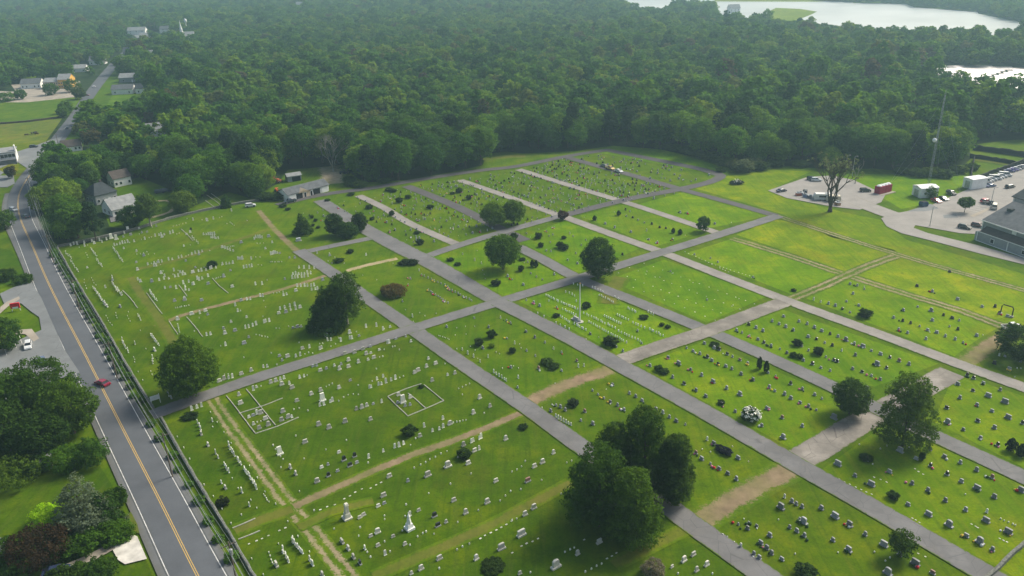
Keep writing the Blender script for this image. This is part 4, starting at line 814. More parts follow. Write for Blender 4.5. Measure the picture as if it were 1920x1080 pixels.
# shop at the far left
p0, p1 = P(-40, 313), P(33, 304); a, L_ = axes_from(p0, p1); t = empty('shop_building', p0, a); tag(t, 'pale grey flat-roofed shop building with a dark window band at the left edge', 'shop')
MB().box((L_/2, 7, 0), (L_, 14, 5.6), 'side_white').build('wall', t); MB().box((L_/2, 7, 5.6), (L_+.8, 14.8, .35), 'roof_pale').build('roof', t)
MB().box((L_/2, -.06, 3.1), (L_-.6, .12, 1.7), 'glass').build('window_band', t); MB().box((L_+.1, 3, 4.0), (.5, 3.5, 4.8), 'white').build('end_wall', t)
for i in range(9): MB().box((L_*(i+1)/10, -.15, 3.1), (.14, .08, 1.7), 'white').build('mullion', t)
for i in range(7): MB().box((L_*(i+.5)/7, -.05, 1.1), (.8, .1, .9), 'glass').build('window', t)
MB().box((L_/2, -2.6, 0.0), (L_, 4.0, 2.6), 'roof_grey').build('porch', t)
# yellow inn with its long wing
house('yellow_inn', P(111, 166), P(133, 165), 13, 7.2, 11.0, 'side_yellow', 'roof_pale', 'bright yellow three-storey inn beyond the gravel parking', 'inn', windows=5, rows=2)
house('inn_wing', P(83, 167), P(111, 166), 12, 5.6, 8.2, 'side_tan', 'roof_pale', 'long tan wing with pale roof left of the yellow inn', 'building', windows=7, rows=2)
house('white_annex', P(40, 167), P(77, 165), 12, 4.2, 7.5, 'side_white', 'roof_grey', 'white building left of the inn behind a bright bush', 'building', windows=5)
for k, (x, y, w, e, rg, wl_, rf, lb) in enumerate([(136, 136, 12, 3.5, 6.5, 'side_white', 'roof_pale', 'small pale house in the trees above the yellow inn'), (224, 155, 22, 4, 7, 'side_grey', 'roof_pale', 'long grey-roofed house right of the far street'), (210, 178, 16, 4, 7, 'side_white', 'roof_grey', 'grey-roofed house left of the side lawn'),
        (255, 176, 14, 4, 7, 'side_white', 'roof_dark', 'white house with dark roof at the side lawn end'), (240, 66, 24, 6, 10, 'side_white', 'roof_pale', 'white village house furthest left of the far group'), (262, 76, 16, 5, 9, 'side_white', 'roof_pale', 'white village house beside the far village road'), (300, 62, 30, 5, 9, 'side_white', 'roof_grey', 'long white village building left of the church'),
        (168, 122, 14, 4, 8, 'side_white', 'roof_grey', 'white house left of the far street end'), (218, 124, 10, 5, 9, 'side_tan', 'roof_pale', 'tan house right of the far street end'), (232, 106, 22, 5, 9, 'side_grey', 'roof_grey', 'blue-grey roofed building in the village trees'), (274, 112, 12, 5, 9, 'side_white', 'roof_pale', 'white house below the village road'),
        (626, 15, 26, 6, 10, 'side_tan', 'roof_brown', 'reddish building far off in the hazy wood'), (556, 14, 20, 6, 10, 'side_white', 'roof_pale', 'white building far off in the hazy wood'), (1368, 25, 16, 7, 12, 'side_white', 'roof_pale', 'white house at the river marsh')]):
    q0 = P(x, y); house('village_house', q0, q0+Vector((w, 2, 0)), 11, e, rg, wl_, rf, lb, windows=3, rows=1 if e < 5 else 2)
# church
q0 = P(331, 78); t = empty('church', q0, .1, .72); tag(t, 'white church with a tall pointed steeple in the distant village', 'church')
MB().prism([(0, 0), (16, 0), (16, 9), (8, 15), (0, 9)], 'x', 0, 30, 'side_white').build('wall', t); MB().prism([(-.6, 8.6), (8, 15.1), (16.6, 8.6), (16.6, 9.0), (8, 15.6), (-.6, 9.0)], 'x', -.6, 30.6, 'roof_pale').build('roof', t)
MB().box((12, -2.5, 0), (5, 5, 17), 'side_white').build('tower', t); s_ = MB().box((12, -2.5, 17), (3.6, 3.6, 4), 'white'); s_.lathe([(2.4, 21), (1.5, 25), (.1, 36)], 'white', 8, (12, -2.5, 0)); s_.build('steeple', t)
for i in range(4): MB().box((4+i*7, -.06, 3), (1.4, .12, 4), 'glass').build('window', t)
t = empty('water_tower', P(352, 64), 0, .7); tag(t, 'small white dome on a slim stem behind the church', 'tower'); MB().lathe([(.8, 0), (.7, 21), (2.4, 23), (2.9, 26), (2, 28.5), (.3, 29.5)], 'white', 14).build('tank', t)
# pale shed roof in the garden
t = empty('garden_shed', P(82, 878), .55); tag(t, 'small shed with a pale blue-grey roof in the bottom left garden', 'shed'); MB().box((0, 0, 0), (3.4, 2.2, 2.0), 'side_grey').build('wall', t); MB().prism([(-1.4, 1.9), (1.4, 2.3), (1.4, 2.42), (-1.4, 2.02)], 'x', -2, 2, 'roof_pale').build('roof', t)
# ---- large grey building at the right edge
p0 = P(1838, 447); A_ = math.atan2((P(1925, 478)-p0).y, (P(1925, 478)-p0).x)
t = empty('grey_hall', p0, A_); tag(t, 'large grey hall with white corner trim and low roofs at the right edge', 'hall')
Lh = 70; MB().box((Lh/2, 13, 0), (Lh, 26, 6.8), 'side_grey').build('wall', t)
MB().prism([(-.5, 6.75), (13, 11.6), (26.5, 6.75), (26.5, 7.0), (13, 11.9), (-.5, 7.0)], 'x', -.5, Lh+.5, 'roof_grey').build('roof', t)
gb = MB().prism([(0, 6.7), (26, 6.7), (13, 11.5)], 'x', .02, .5, 'side_grey').build('gable', t)
MB().prism([(-3.2, 3.4), (-.02, 4.9), (-.02, 5.1), (-3.2, 3.6)], 'x', 1.5, Lh, 'roof_brown').build('porch_roof', t)
MB().box((Lh/2, -2.9, 0), (Lh, .3, 3.3), 'side_grey').build('porch_wall', t)
tr = MB()
for x in (0, 12, 24, 36, 48): tr.box((x+.9, -3.12, 0), (.28, .16, 3.4), 'white')
tr.box((Lh/2+.9, -3.12, 3.36), (Lh, .18, .25), 'white'); tr.box((Lh/2+.9, -3.1, .02), (Lh, .14, .2), 'white'); tr.box((-.1, -.1, 0), (.35, .35, 6.8), 'white'); tr.box((Lh/2, -.62, 6.62), (Lh+1, .2, .3), 'white'); tr.box((-.6, 13, 6.6), (.2, 27, .3), 'white'); tr.build('trim', t)
for x in (7, 19, 31): w = MB().box((x, -3.12, .9), (1.5, .12, 1.6), 'white').build('window', t); MB().box((x, -3.2, 1.05), (1.15, .06, 1.3), 'glass').build('pane', w)
for x in (12, 20, 30): w = MB().box((x, -.05, 5.3), (1.6, .12, 1.1), 'white').build('window', t)
for i in range(8): MB().box((-.9, 2+i*3, .0), (.9, 1.6, .25), 'white').build('step_block', t)
w = MB().box((3, 8, 9.2), (1.8, 1.6, 1.6), 'roof_dark'); w.build('roof_vent', t)
p0 = P(1893, 402); t = empty('dark_hall', p0, A_); tag(t, 'second hall with dark grey roof behind the large grey one, at the right edge', 'hall')
MB().box((30, 10, 0), (60, 20, 7), 'side_grey').build('wall', t); MB().prism([(-.5, 6.9), (10, 11), (20.5, 6.9), (20.5, 7.2), (10, 11.3), (-.5, 7.2)], 'x', -.5, 60, 'roof_dark').build('roof', t)
MB().box((.4, -.1, 0), (.3, .2, 7), 'white').build('trim', t)
# ---- sheds, trailers, portable toilets
def boxy(name, p, ang, d, wall, roof, lb, cat, rise=.6, extra=None):
    t = empty(name, p, ang); tag(t, lb, cat); MB().box((0, 0, .25), d, wall).build('wall', t)
    MB().prism([(-d[1]/2-.15, d[2]+.25), (0, d[2]+.25+rise), (d[1]/2+.15, d[2]+.25), (d[1]/2+.15, d[2]+.35), (0, d[2]+.37+rise), (-d[1]/2-.15, d[2]+.35)], 'x', -d[0]/2-.15, d[0]/2+.15, roof).build('roof', t)
    if extra: extra(t, d)
    return t
def door_x(t, d): MB().box((-d[0]/2-.04, 0, .3), (.08, d[1]*.5, d[2]*.75), 'steel').build('door', t)
boxy('white_shed', P(1733, 368), .15, (8, 5.5, 4.0), 'white', 'white', 'white shed left of the round bush and parked red car', 'shed', extra=door_x)
boxy('box_trailer', P(1826, 352), .3, (8, 4.8, 4.2), 'white', 'white', 'plain white box trailer at the head of the row of parked vans', 'trailer', .2, extra=door_x)
Aw = math.atan2((P(1666, 357)-P(1643, 363)).y, (P(1666, 357)-P(1643, 363)).x)
t = empty('maroon_container', P(1655, 361), Aw); tag(t, 'maroon shed with pale roof domes beside the gravel lot', 'shed')
for i in range(4):
    MB().box((-3+i*2.0, 0, .1), (1.9, 2.6, 3.2), plain('maroon_panel', (.30, .012, .05)) if i == 0 else bpy.data.materials['maroon_panel']).build('cabin', t); MB().lathe([(1.1, 0), (.9, .35), (.4, .6)], 'white', 8, (-3+i*2.0, 0, 3.3)).build('roof', t)
MB().box((0, -2.3, .0), (9, 1.6, .25), 'gravel').build('step', t)
# clutter on the gravel lot: trailers and equipment
def trailer(px, py, ang, L_, w, h, lb, c=(.62, .62, .60)):
    t = empty('camper_trailer', P(px, py), ang); tag(t, lb, 'trailer')
    b = MB().prism([(-L_/2, .5), (L_/2, .5), (L_/2+.1, h*.55), (L_/2-.3, h), (-L_/2+.4, h), (-L_/2-.2, h*.6)], 'y', -w/2, w/2, 'tint'); b.build('body', t, color=c)
    MB().box((0, -w/2-.03, 1.5), (L_*.5, .06, .7), 'glass').build('window', t); MB().box((L_*.2, 0, h), (1, .8, .3), 'steel').build('roof_vent', t)
    for sx in (-.15, .1):
        for sy in (-1, 1): MB().tube([(L_*sx, sy*(w/2-.25), .35), (L_*sx, sy*(w/2-.02), .35)], .35, 'tyre', 12).build('wheel', t)
    MB().tube([(L_/2, 0, .55), (L_/2+1.3, 0, .5)], .07, 'steel').build('tow_bar', t)
trailer(1542, 375, -.18, 7.0, 2.6, 2.9, 'white camper trailer left of the thin spreading tree'); trailer(1562, 378, -.25, 5.5, 2.4, 2.7, 'cream camper trailer behind the thin spreading tree trunk', (.55, .50, .40))
for i, (x, y, c, lb) in enumerate([(1497, 367, (.45, .12, .07), 'orange-red equipment crate, leftmost of a row by the gravel lot'), (1503, 366, (.30, .32, .38), 'grey equipment crate, second of a row by the gravel lot'), (1511, 370, (.20, .24, .38), 'blue-grey equipment crate, third of a row by the gravel lot'), (1519, 372, (.22, .22, .24), 'dark grey equipment crate, fourth of a row by the gravel lot'), (1527, 374, (.35, .36, .38), 'pale grey equipment crate, fifth of a row by the gravel lot'), (1570, 385, (.30, .16, .08), 'brown stacked crate right of the cream camper')]):
    t = empty('equipment_crate', P(x, y), i); tag(t, lb, 'crate'); MB().box((0, 0, 0), (2.2, 1.6, 1.3), 'tint', taper=.92).build('body', t, color=c); MB().box((0, 0, 1.3), (2.3, 1.7, .12), 'steel').build('lid', t); MB().box((0, .3, 1.42), (1.0, .7, .4), 'steel').build('motor', t)
t = empty('dumpster', P(1731, 387), .2); tag(t, 'dark blue rounded waste container by the parking entrance', 'container'); MB().prism([(-1.2, 0), (1.2, 0), (1.5, 1.2), (1.2, 2), (-1.2, 2), (-1.5, 1.2)], 'y', -1.1, 1.1, 'tint').build('body', t, color=(.03, .06, .12)); MB().box((0, 0, 2), (2.2, 1.8, .12), 'dark').build('lid', t)
# ================================================================ VEHICLES
def car_meshes(kind):
    W_ = .92; out = {}
    prof = {'sedan': [(-2.25, .32), (-2.3, .7), (-2.2, .92), (-1.35, .98), (-.4, 1.0), (.85, .98), (1.9, .84), (2.25, .66), (2.28, .34)],
            'suv': [(-2.2, .35), (-2.28, .8), (-2.2, 1.08), (-1.3, 1.12), (.0, 1.12), (.95, 1.08), (1.95, .98), (2.25, .75), (2.28, .36)],
            'van': [(-2.7, .35), (-2.75, .9), (-2.7, 1.3), (-1.3, 1.3), (.5, 1.3), (1.75, 1.2), (2.4, 1.05), (2.7, .8), (2.72, .36)],
            'pickup': [(-2.75, .45), (-2.8, .8), (-2.75, 1.1), (-1.5, 1.1), (.0, 1.12), (.95, 1.12), (2.1, 1.05), (2.6, .85), (2.65, .45)]}[kind]
    if kind == 'van': W_ = 1.0
    if kind == 'pickup': W_ = .98
    n = len(prof); b = MB(); secs = [(-W_, .0, .94), (-W_*.97, .0, 1.0), (-W_*.8, .03, 1.02), (W_*.8, .03, 1.02), (W_*.97, .0, 1.0), (W_, .0, .94)]
    vs = [(x*(1 if abs(y) < W_*.9 else .985), y, .32+(z-.32)*k) for y, _, k in secs for x, z in prof]
    fs = [(i*n+j, i*n+(j+1) % n, (i+1)*n+(j+1) % n, (i+1)*n+j) for i in range(5) for j in range(n)]+[tuple(range(n)), tuple(range(6*n-1, 5*n-1, -1))]
    b.add(vs, fs, 'paint'); out['body'] = b.mesh('body')
    cab = {'sedan': (-1.75, -1.05, .45, 1.15, .96, 1.44), 'suv': (-2.15, -1.85, .45, 1.1, 1.08, 1.72), 'van': (-2.68, -2.5, 1.1, 1.75, 1.24, 2.15), 'pickup': (-.75, -.55, .75, 1.25, 1.08, 1.78)}[kind]
    x0, x1, x2, x3, z0, z1 = cab; w0, w1 = W_*.95, W_*.76
    q = MB(); q.add([(x0, -w0, z0), (x3, -w0, z0), (x3, w0, z0), (x0, w0, z0), (x1, -w1, z1-.08), (x2, -w1, z1-.08), (x2, w1, z1-.08), (x1, w1, z1-.08)], [(3, 2, 1, 0), (0, 1, 5, 4), (1, 2, 6, 5), (2, 3, 7, 6), (3, 0, 4, 7), (4, 5, 6, 7)], 'glass'); out['window'] = q.mesh('window')
    r = MB(); r.add([(x1-.05, -w1-.02, z1-.08), (x2+.05, -w1-.02, z1-.08), (x2+.05, w1+.02, z1-.08), (x1-.05, w1+.02, z1-.08), (x1+.1, -w1*.85, z1), (x2-.12, -w1*.85, z1), (x2-.12, w1*.85, z1), (x1+.1, w1*.85, z1)], [(3, 2, 1, 0), (0, 1, 5, 4), (1, 2, 6, 5), (2, 3, 7, 6), (3, 0, 4, 7), (4, 5, 6, 7)], 'paint')
    for s in (-1, 1):
        for xa, xb in ((x0, x1), ((x0+x3)/2, (x1+x2)/2), (x3, x2)): r.tube([(xa, s*w0, z0), (xb, s*(w1+.02), z1-.06)], .045, 'paint', 4)
    out['roof'] = r.mesh('roof')
    if kind == 'pickup': out['cargo_bed'] = MB().box((-1.8, 0, .80), (1.75, 1.55, .325), 'dark').mesh('cargo_bed')
    rad = .33 if kind == 'sedan' else .38
    wh = MB().tube([(0, -.11, 0), (0, .11, 0)], rad, 'tyre', 14); out['tyre'] = wh.mesh('wheel'); rm = MB().tube([(0, -.125, 0), (0, .125, 0)], rad*.6, 'chrome', 10); out['rim'] = rm.mesh('rim')
    out['lamp'] = MB().box((0, 0, 0), (.10, .34, .16), 'lampglass').mesh('headlight'); out['tail'] = MB().box((0, 0, 0), (.08, .30, .18), 'redlamp').mesh('tail_light')
    return out, W_, rad, prof
CARS = {}
def car(kind, px, py, heading, color, label, group=None, z=.12, near=True, name=None):
    if kind not in CARS: CARS[kind] = car_meshes(kind)
    mm, w, rad, prof = CARS[kind]; t = empty(name or {'sedan': 'car', 'suv': 'car', 'van': 'van', 'pickup': 'pickup_truck'}[kind], P(px, py)+Vector((0, 0, z)), heading); tag(t, label, {'sedan': 'car', 'suv': 'car', 'van': 'van', 'pickup': 'pickup'}[kind], group)
    for k in ('body', 'window', 'roof', 'cargo_bed'):
        if k in mm: link(k, mm[k], t, color=color)
    xs = (-1.38, 1.42) if kind in ('sedan', 'suv') else (-1.7, 1.75)
    for x in xs:
        for s in (-1, 1):
            q = link('wheel', mm['tyre'], t, loc=(x, s*(w-.10), rad))
            if near: link('rim', mm['rim'], q)
    if near:
        for s in (-1, 1): link('headlight', mm['lamp'], t, loc=(prof[-2][0]-.03, s*w*.70, prof[-2][1]-.16)); link('tail_light', mm['tail'], t, loc=(prof[1][0]+.01, s*w*.74, prof[1][1]-.06))
    return t
def hd(a, b): d = P(*b)-P(*a); return math.atan2(d.y, d.x)
down = hd((95, 540), (233, 810)); up_ = down+math.pi
car('sedan', 193, 722, hd((207, 727), (179, 716)), (.22, .012, .035), 'dark red car crossing the double yellow line on the street')
car('suv', 26, 396, hd((27, 388), (25, 402))*0+down+.35, (.30, .33, .36), 'silver-grey car coming down the street near the bend')
car('sedan', 50, 408, up_+.12, (.05, .055, .07), 'dark car driving away on the street, right of the silver one')
car('suv', 54, 652, hd((56, 630), (53, 665)), (.62, .64, .66), 'white parked car with an open look beside the left parking bays')
car('sedan', 80, 680, hd((72, 664), (88, 692)), (.12, .15, .24), 'blue-grey car in the left parking area near the dark trees')
car('sedan', 127, 242, hd((118, 250), (142, 218)), (.06, .065, .08), 'dark car on the far street beside the pasture', near=False)
car('sedan', 177, 164, hd((162, 188), (182, 160)), (.65, .66, .68), 'white car on the far street near the inn', near=False)
car('suv', 64, 277, .2, (.02, .022, .025), 'black car at the junction beside the pasture', near=False)
car('sedan', 163, 180, .1, (.25, .10, .10), 'reddish car turning off the far street', near=False)
car('suv', 470, 388, .3, (.6, .62, .64), 'white car parked beside the rear stone wall', near=False)
car('pickup', 544, 380, hd((560, 378), (530, 384)), (.04, .055, .085), 'dark blue pickup in front of the maintenance garage', name='pickup_truck')
car('suv', 300, 362, .4, (.02, .03, .05), 'dark car in the shade by the garden track, left of two', near=False); car('suv', 312, 360, .4, (.02, .03, .05), 'dark car in the shade by the garden track, right of two', near=False)
car('pickup', 1897, 617, hd((1880, 618), (1912, 616)), (.70, .70, .70), 'white pickup under the dark tree at the right edge')
car('sedan', 1133, 313, hd((1130, 314), (1110, 308)), (.10, .14, .12), 'dark green car on the dark far lane', near=False)
car('pickup', 1144, 318, hd((1144, 318), (1160, 323)), (.62, .42, .14), 'tan yellow truck in the middle of the far lane', near=False)
car('sedan', 1160, 323, hd((1144, 318), (1160, 323)), (.55, .57, .58), 'white car on the dark far lane', near=False)
car('sedan', 107, 1076, .3, (.02, .03, .07), 'dark blue car at the bottom edge between the hedges')
car('sedan', 1465, 360, .35, (.04, .045, .08), 'dark blue car at the left tip of the gravel lot'); car('suv', 1522, 338, -.2, (.03, .04, .06), 'dark car, left of two at the back of the gravel lot'); car('suv', 1530, 340, -.2, (.60, .66, .68), 'white car, right of two at the back of the gravel lot')
car('suv', 1509, 363, 1.2, (.03, .03, .03), 'black vehicle in the middle of the gravel lot'); car('suv', 1622, 360, -.1, (.035, .05, .04), 'black car beside the maroon shed')
hc = hd((1753, 377), (1768, 383)); car('sedan', 1755, 379, hc, (.42, .03, .07), 'red car, nearest of three parked by the round bush'); car('sedan', 1768, 375, hc, (.035, .035, .045), 'black car in the middle of three parked by the round bush'); car('suv', 1783, 365, hc, (.03, .03, .035), 'black car furthest right of three parked by the round bush')
car('pickup', 1856, 384, hd((1846, 383), (1866, 385)), (.03, .035, .04), 'black pickup beside the white minibus'); car('suv', 1848, 380, .3, (.55, .06, .10), 'red and white small car behind the black pickup')
t = car('van', 1864, 391, 1.0, (.66, .64, .55), 'cream white minibus parked by the grass strip')
car('suv', 1808, 429, hd((1798, 427), (1822, 432)), (.02, .03, .03), 'black car, left of two beside the grey hall'); car('suv', 1833, 426, hd((1798, 427), (1822, 432)), (.10, .03, .04), 'dark red car, right of two beside the grey hall')
car('suv', 1893, 353, .4, (.05, .05, .05), 'dark vehicle beside the second hall'); car('sedan', 1857, 351, .3, (.05, .09, .22), 'blue car at the front of the row of white vans')
q0, q1 = P(1846, 343), P(1884, 331); q2, q3 = P(1892, 323), P(1936, 309)
for i in range(7):
    p = q0.lerp(q1, i/6); px, py = PROJ(p); car('van' if i % 3 == 0 else 'suv', px, py, A_+.9, (.62, .63, .64), ['first', 'second', 'third', 'fourth', 'fifth', 'sixth', 'seventh'][i]+' white vehicle from the box trailer in the parked row', z=.12)
for i in range(8):
    p = q2.lerp(q3, i/7); px, py = PROJ(p); c = [(.08, .08, .25), (.12, .08, .32), (.5, .5, .55), (.10, .11, .14), (.6, .6, .62), (.08, .09, .12), (.6, .6, .62), (.5, .5, .5)][i]
    car('sedan', px, py, A_+.9, c, ['dark blue car beginning', 'violet-blue car second in', 'silver car third in', 'dark car fourth in', 'white car fifth in', 'dark car sixth in', 'white car seventh in', 'silver car eighth in'][i]+' the far parked row at the right edge')
# machines behind the garage
for i, (x, y, c, lb) in enumerate([(517, 340, (.30, .05, .03), 'red and brown tractor among the trees behind the garage'), (524, 343, (.35, .12, .06), 'small orange mower beside the red tractor'), (519, 360, (.45, .10, .04), 'orange utility vehicle on the grass left of the garage'), (643, 326, (.05, .05, .06), 'dark utility cart, left of two at the wood edge'), (652, 326, (.05, .05, .06), 'dark utility cart, right of two at the wood edge')]):
    t = empty('tractor', P(x, y), i*1.1); tag(t, lb, 'tractor'); MB().box((.6, 0, .6), (2.0, .8, .8), 'tint', taper=.9).build('bonnet', t, color=c); MB().box((-.7, 0, .6), (1.0, 1.1, .6), 'tint').build('seat_base', t, color=c); MB().box((-.7, 0, 2.0), (1.2, 1.3, .1), 'tint').build('canopy', t, color=c)
    for s in (-1, 1): MB().tube([(-.8, s*.55, .65), (-.8, s*.9, .65)], .65, 'tyre', 12).build('wheel', t); MB().tube([(1.2, s*.5, .4), (1.2, s*.75, .4)], .4, 'tyre', 12).build('wheel', t); MB().tube([(-.25, s*.5, 1), (-.25, s*.5, 2)], .05, 'dark').build('post', t)
# ================================================================ STREET FURNITURE
def post(name, px, py, lb, cat, h): t = empty(name, P(px, py)); return tag(t, lb, cat)
# flagpole
t = post('flagpole', 1087, 604, 'tall white flagpole on a stone base among rows of small white markers', 'flagpole', 12)
MB().lathe([(.21, 0), (.18, 6), (.13, 11.8), (.10, 11.9)], 'white', 10).build('pole', t); MB().lathe([(.05, 11.9), (.22, 12.05), (.22, 12.2), (.03, 12.35)], 'yellow_paint', 10).build('finial', t)
b = MB().lathe([(1.1, 0), (1.1, .25), (.5, .3), (.4, .6)], 'kerbstone', 12); b.build('base', t)
t = empty('memorial_stone', P(1080, 601), ANG['B']); tag(t, 'low grey memorial slab at the foot of the flagpole', 'memorial'); MB().box((0, 0, 0), (3.4, 1.2, .25), 'kerbstone').build('base', t); MB().box((0, .1, .25), (2.6, .5, .9), 'stone', taper=.8).build('slab', t, color=(.4, .4, .4))
# radio mast with guy wires and a dish
t = post('radio_mast', 1741, 346, 'tall slender lattice radio mast rising against the wood', 'mast', 38); b = MB(); H_ = 38.3
for k in range(3):
    a = k*2.094; b.tube([(.55*math.cos(a), .55*math.sin(a), 0), (.30*math.cos(a), .30*math.sin(a), H_)], .07, 'steel', 5)
for i in range(27):
    z = i*1.5; w0 = .55-.25*z/H_
    for k in range(3):
        a, c = k*2.094, (k+1)*2.094; b.tube([(w0*math.cos(a), w0*math.sin(a), z), (w0*math.cos(c), w0*math.sin(c), z+1.5)], .035, 'steel', 4)
b.build('lattice', t)
MB().lathe([(.1, -.9), (.8, -.4), (.9, .2), (.6, .7), (.1, .95)], 'white', 12, (-1.1, -.3, 19.5)).build('dish', t)
for k in range(3):
    a = k*2.094+.9
    for z in (20, 38): MB().tube([(0, 0, z), (16*math.cos(a), 16*math.sin(a), .2)], .025, 'steel', 4).build('guy_wire', t)
# lamp posts of the parking
for x, y, h, lb in ((1743, 425, 7.5, 'slim lamp post beside the curved grass verge of the parking'), (1857, 386, 7.5, 'slim lamp post behind the white minibus'), (1598, 330, 9, 'thin pole at the wood edge right of the thin tree'), (1584, 328, 9, 'thin pole at the wood edge behind the thin tree')):
    t = post('lamp_post', x, y, lb, 'lamp post', h); MB().lathe([(.14, 0), (.09, h)], 'steel', 8).build('pole', t); MB().tube([(0, 0, h), (.9, 0, h+.15)], .06, 'steel').build('arm', t); MB().box((1.1, 0, h+.05), (.7, .35, .16), 'steel').build('lamp_head', t)
# utility poles along the street and their wires
def pole_at_top(px, py, h):
    q_ = P(px, py, h); return Vector((q_.x, q_.y, 0))
UT = [pole_at_top(x, y, 11) for x, y in ((428, 1016), (304, 812), (202, 640), (134, 524), (86, 440))]; UT.insert(0, UT[0]+(UT[0]-UT[1])); UT2 = [pole_at_top(52, 336, 10), pole_at_top(88, 268, 10), pole_at_top(104, 250, 11)]
sdir = math.atan2((UT[1]-UT[2]).y, (UT[1]-UT[2]).x)
UL = ['beyond the bottom edge', 'at the bottom of the verge, nearest the camera', 'beside the cemetery drive entrance', 'halfway up the stone wall', 'near the top of the stone wall', 'at the street corner of the cemetery', 'at the street bend by the dark trees', 'at the pasture junction, left', 'at the pasture junction, right']
for i, p in enumerate(UT+UT2):
    t = empty('utility_pole', p, sdir); tag(t, 'weathered wooden utility pole '+UL[i], 'utility pole'); MB().lathe([(.17, 0), (.12, 11)], 'wood_pole', 8).build('pole', t)
    c = MB().box((0, 0, 10.3), (.12, 2.6, .14), 'wood_pole').build('crossarm', t)
    for s in (-1.1, -.4, .4, 1.1): MB().lathe([(.05, 10.44), (.05, 10.62)], 'kerbstone', 6, (0, s, 0)).build('insulator', c)
    if i in (1, 4): MB().lathe([(.28, 8.6), (.30, 8.7), (.30, 9.7), (.2, 9.8)], 'steel', 10, (.42, 0, 0)).build('transformer', t)
chain = UT+[UT2[0], UT2[1]]
for j, s in enumerate((-1.1, -.4, .4, 1.1, 0)):
    b = MB(); zt = 10.6 if s else 8.2
    for a, c in zip(chain[:-1], chain[1:]):
        n_ = Vector((-math.sin(sdir), math.cos(sdir), 0))*s
        b.tube([a.lerp(c, k/8)+n_+Vector((0, 0, zt-1.2*4*(k/8)*(1-k/8))) for k in range(9)], .022 if s else .05, 'steel', 4)
    o = b.build('overhead_wire'); tag(o, 'thick lower cable strung between the street utility poles' if not s else ['outermost street-side thin wire', 'inner street-side thin wire', 'inner wall-side thin wire', 'outermost wall-side thin wire'][j]+' strung between the utility poles', 'wire')
# stone walls
def wall(pts, h, w, lb, mat='drystone', name='stone_wall', cat='wall', cap=True):
    c = smooth_line([P(*q) for q in pts], 1.6); n = len(c); q = random.Random(len(c)); vs = []
    for i in range(n):
        t_ = (c[min(i+1, n-1)]-c[max(i-1, 0)]).normalized(); nn = Vector((t_.y, -t_.x, 0)); hh = h*(1+q.uniform(-.10, .12)); j_ = nn*q.uniform(-.06, .06)
        for s, z in ((-1, -.1), (-.9, hh*.92), (-.5, hh), (.5, hh*.98), (.9, hh*.9), (1, -.1)): vs.append(c[i]+j_+nn*s*w/2+Vector((0, 0, z)))
    fs = [(i*6+j, (i+1)*6+j, (i+1)*6+j+1, i*6+j+1) for i in range(n-1) for j in range(5)]+[(0, 1, 2, 3, 4, 5), tuple((n-1)*6+j for j in (5, 4, 3, 2, 1, 0))]
    b = MB(); b.add(vs, fs, mat); o = b.build(name); tag(o, lb, cat); return o
wall([(108, 466), (140, 522), (190, 604), (240, 690), (288, 768)], .95, .55, 'long grey stone wall along the street above the drive entrance')
wall([(303, 786), (345, 862), (395, 945), (440, 1020), (500, 1125)], .95, .55, 'long grey stone wall along the street below the drive entrance')
wall([(108, 464), (180, 449), (250, 432), (330, 408), (430, 386), (486, 377)], 1.0, .7, 'low grey stone wall along the back of the old plots')
wall([(1840, 1095), (1870, 1068), (1900, 1038), (1945, 1000)], .9, .6, 'short stone wall crossing the bottom right corner')
wall([(1826, 300), (1770, 335), (1800, 352)][:1]+[(1822, 340), (1850, 330), (1890, 316), (1930, 302)], 2.0, .5, 'dark screened fence behind the row of parked vehicles', 'dark', 'screen_fence', 'fence')
wall([(1824, 281), (1870, 287), (1930, 296), (2000, 308)], 2.6, .6, 'dark long screen fence, the further of two at the upper right', 'dark', 'screen_fence', 'fence')
wall([(1818, 296), (1860, 302), (1910, 311), (1950, 320)], 2.0, .5, 'dark long screen fence, the nearer of two at the upper right', 'dark', 'screen_fence', 'fence')
wall([(0, 233), (60, 228), (118, 220)], 1.2, 1.0, 'low dark hedge line between the green field and dry pasture', 'bark', 'field_boundary', 'hedge')
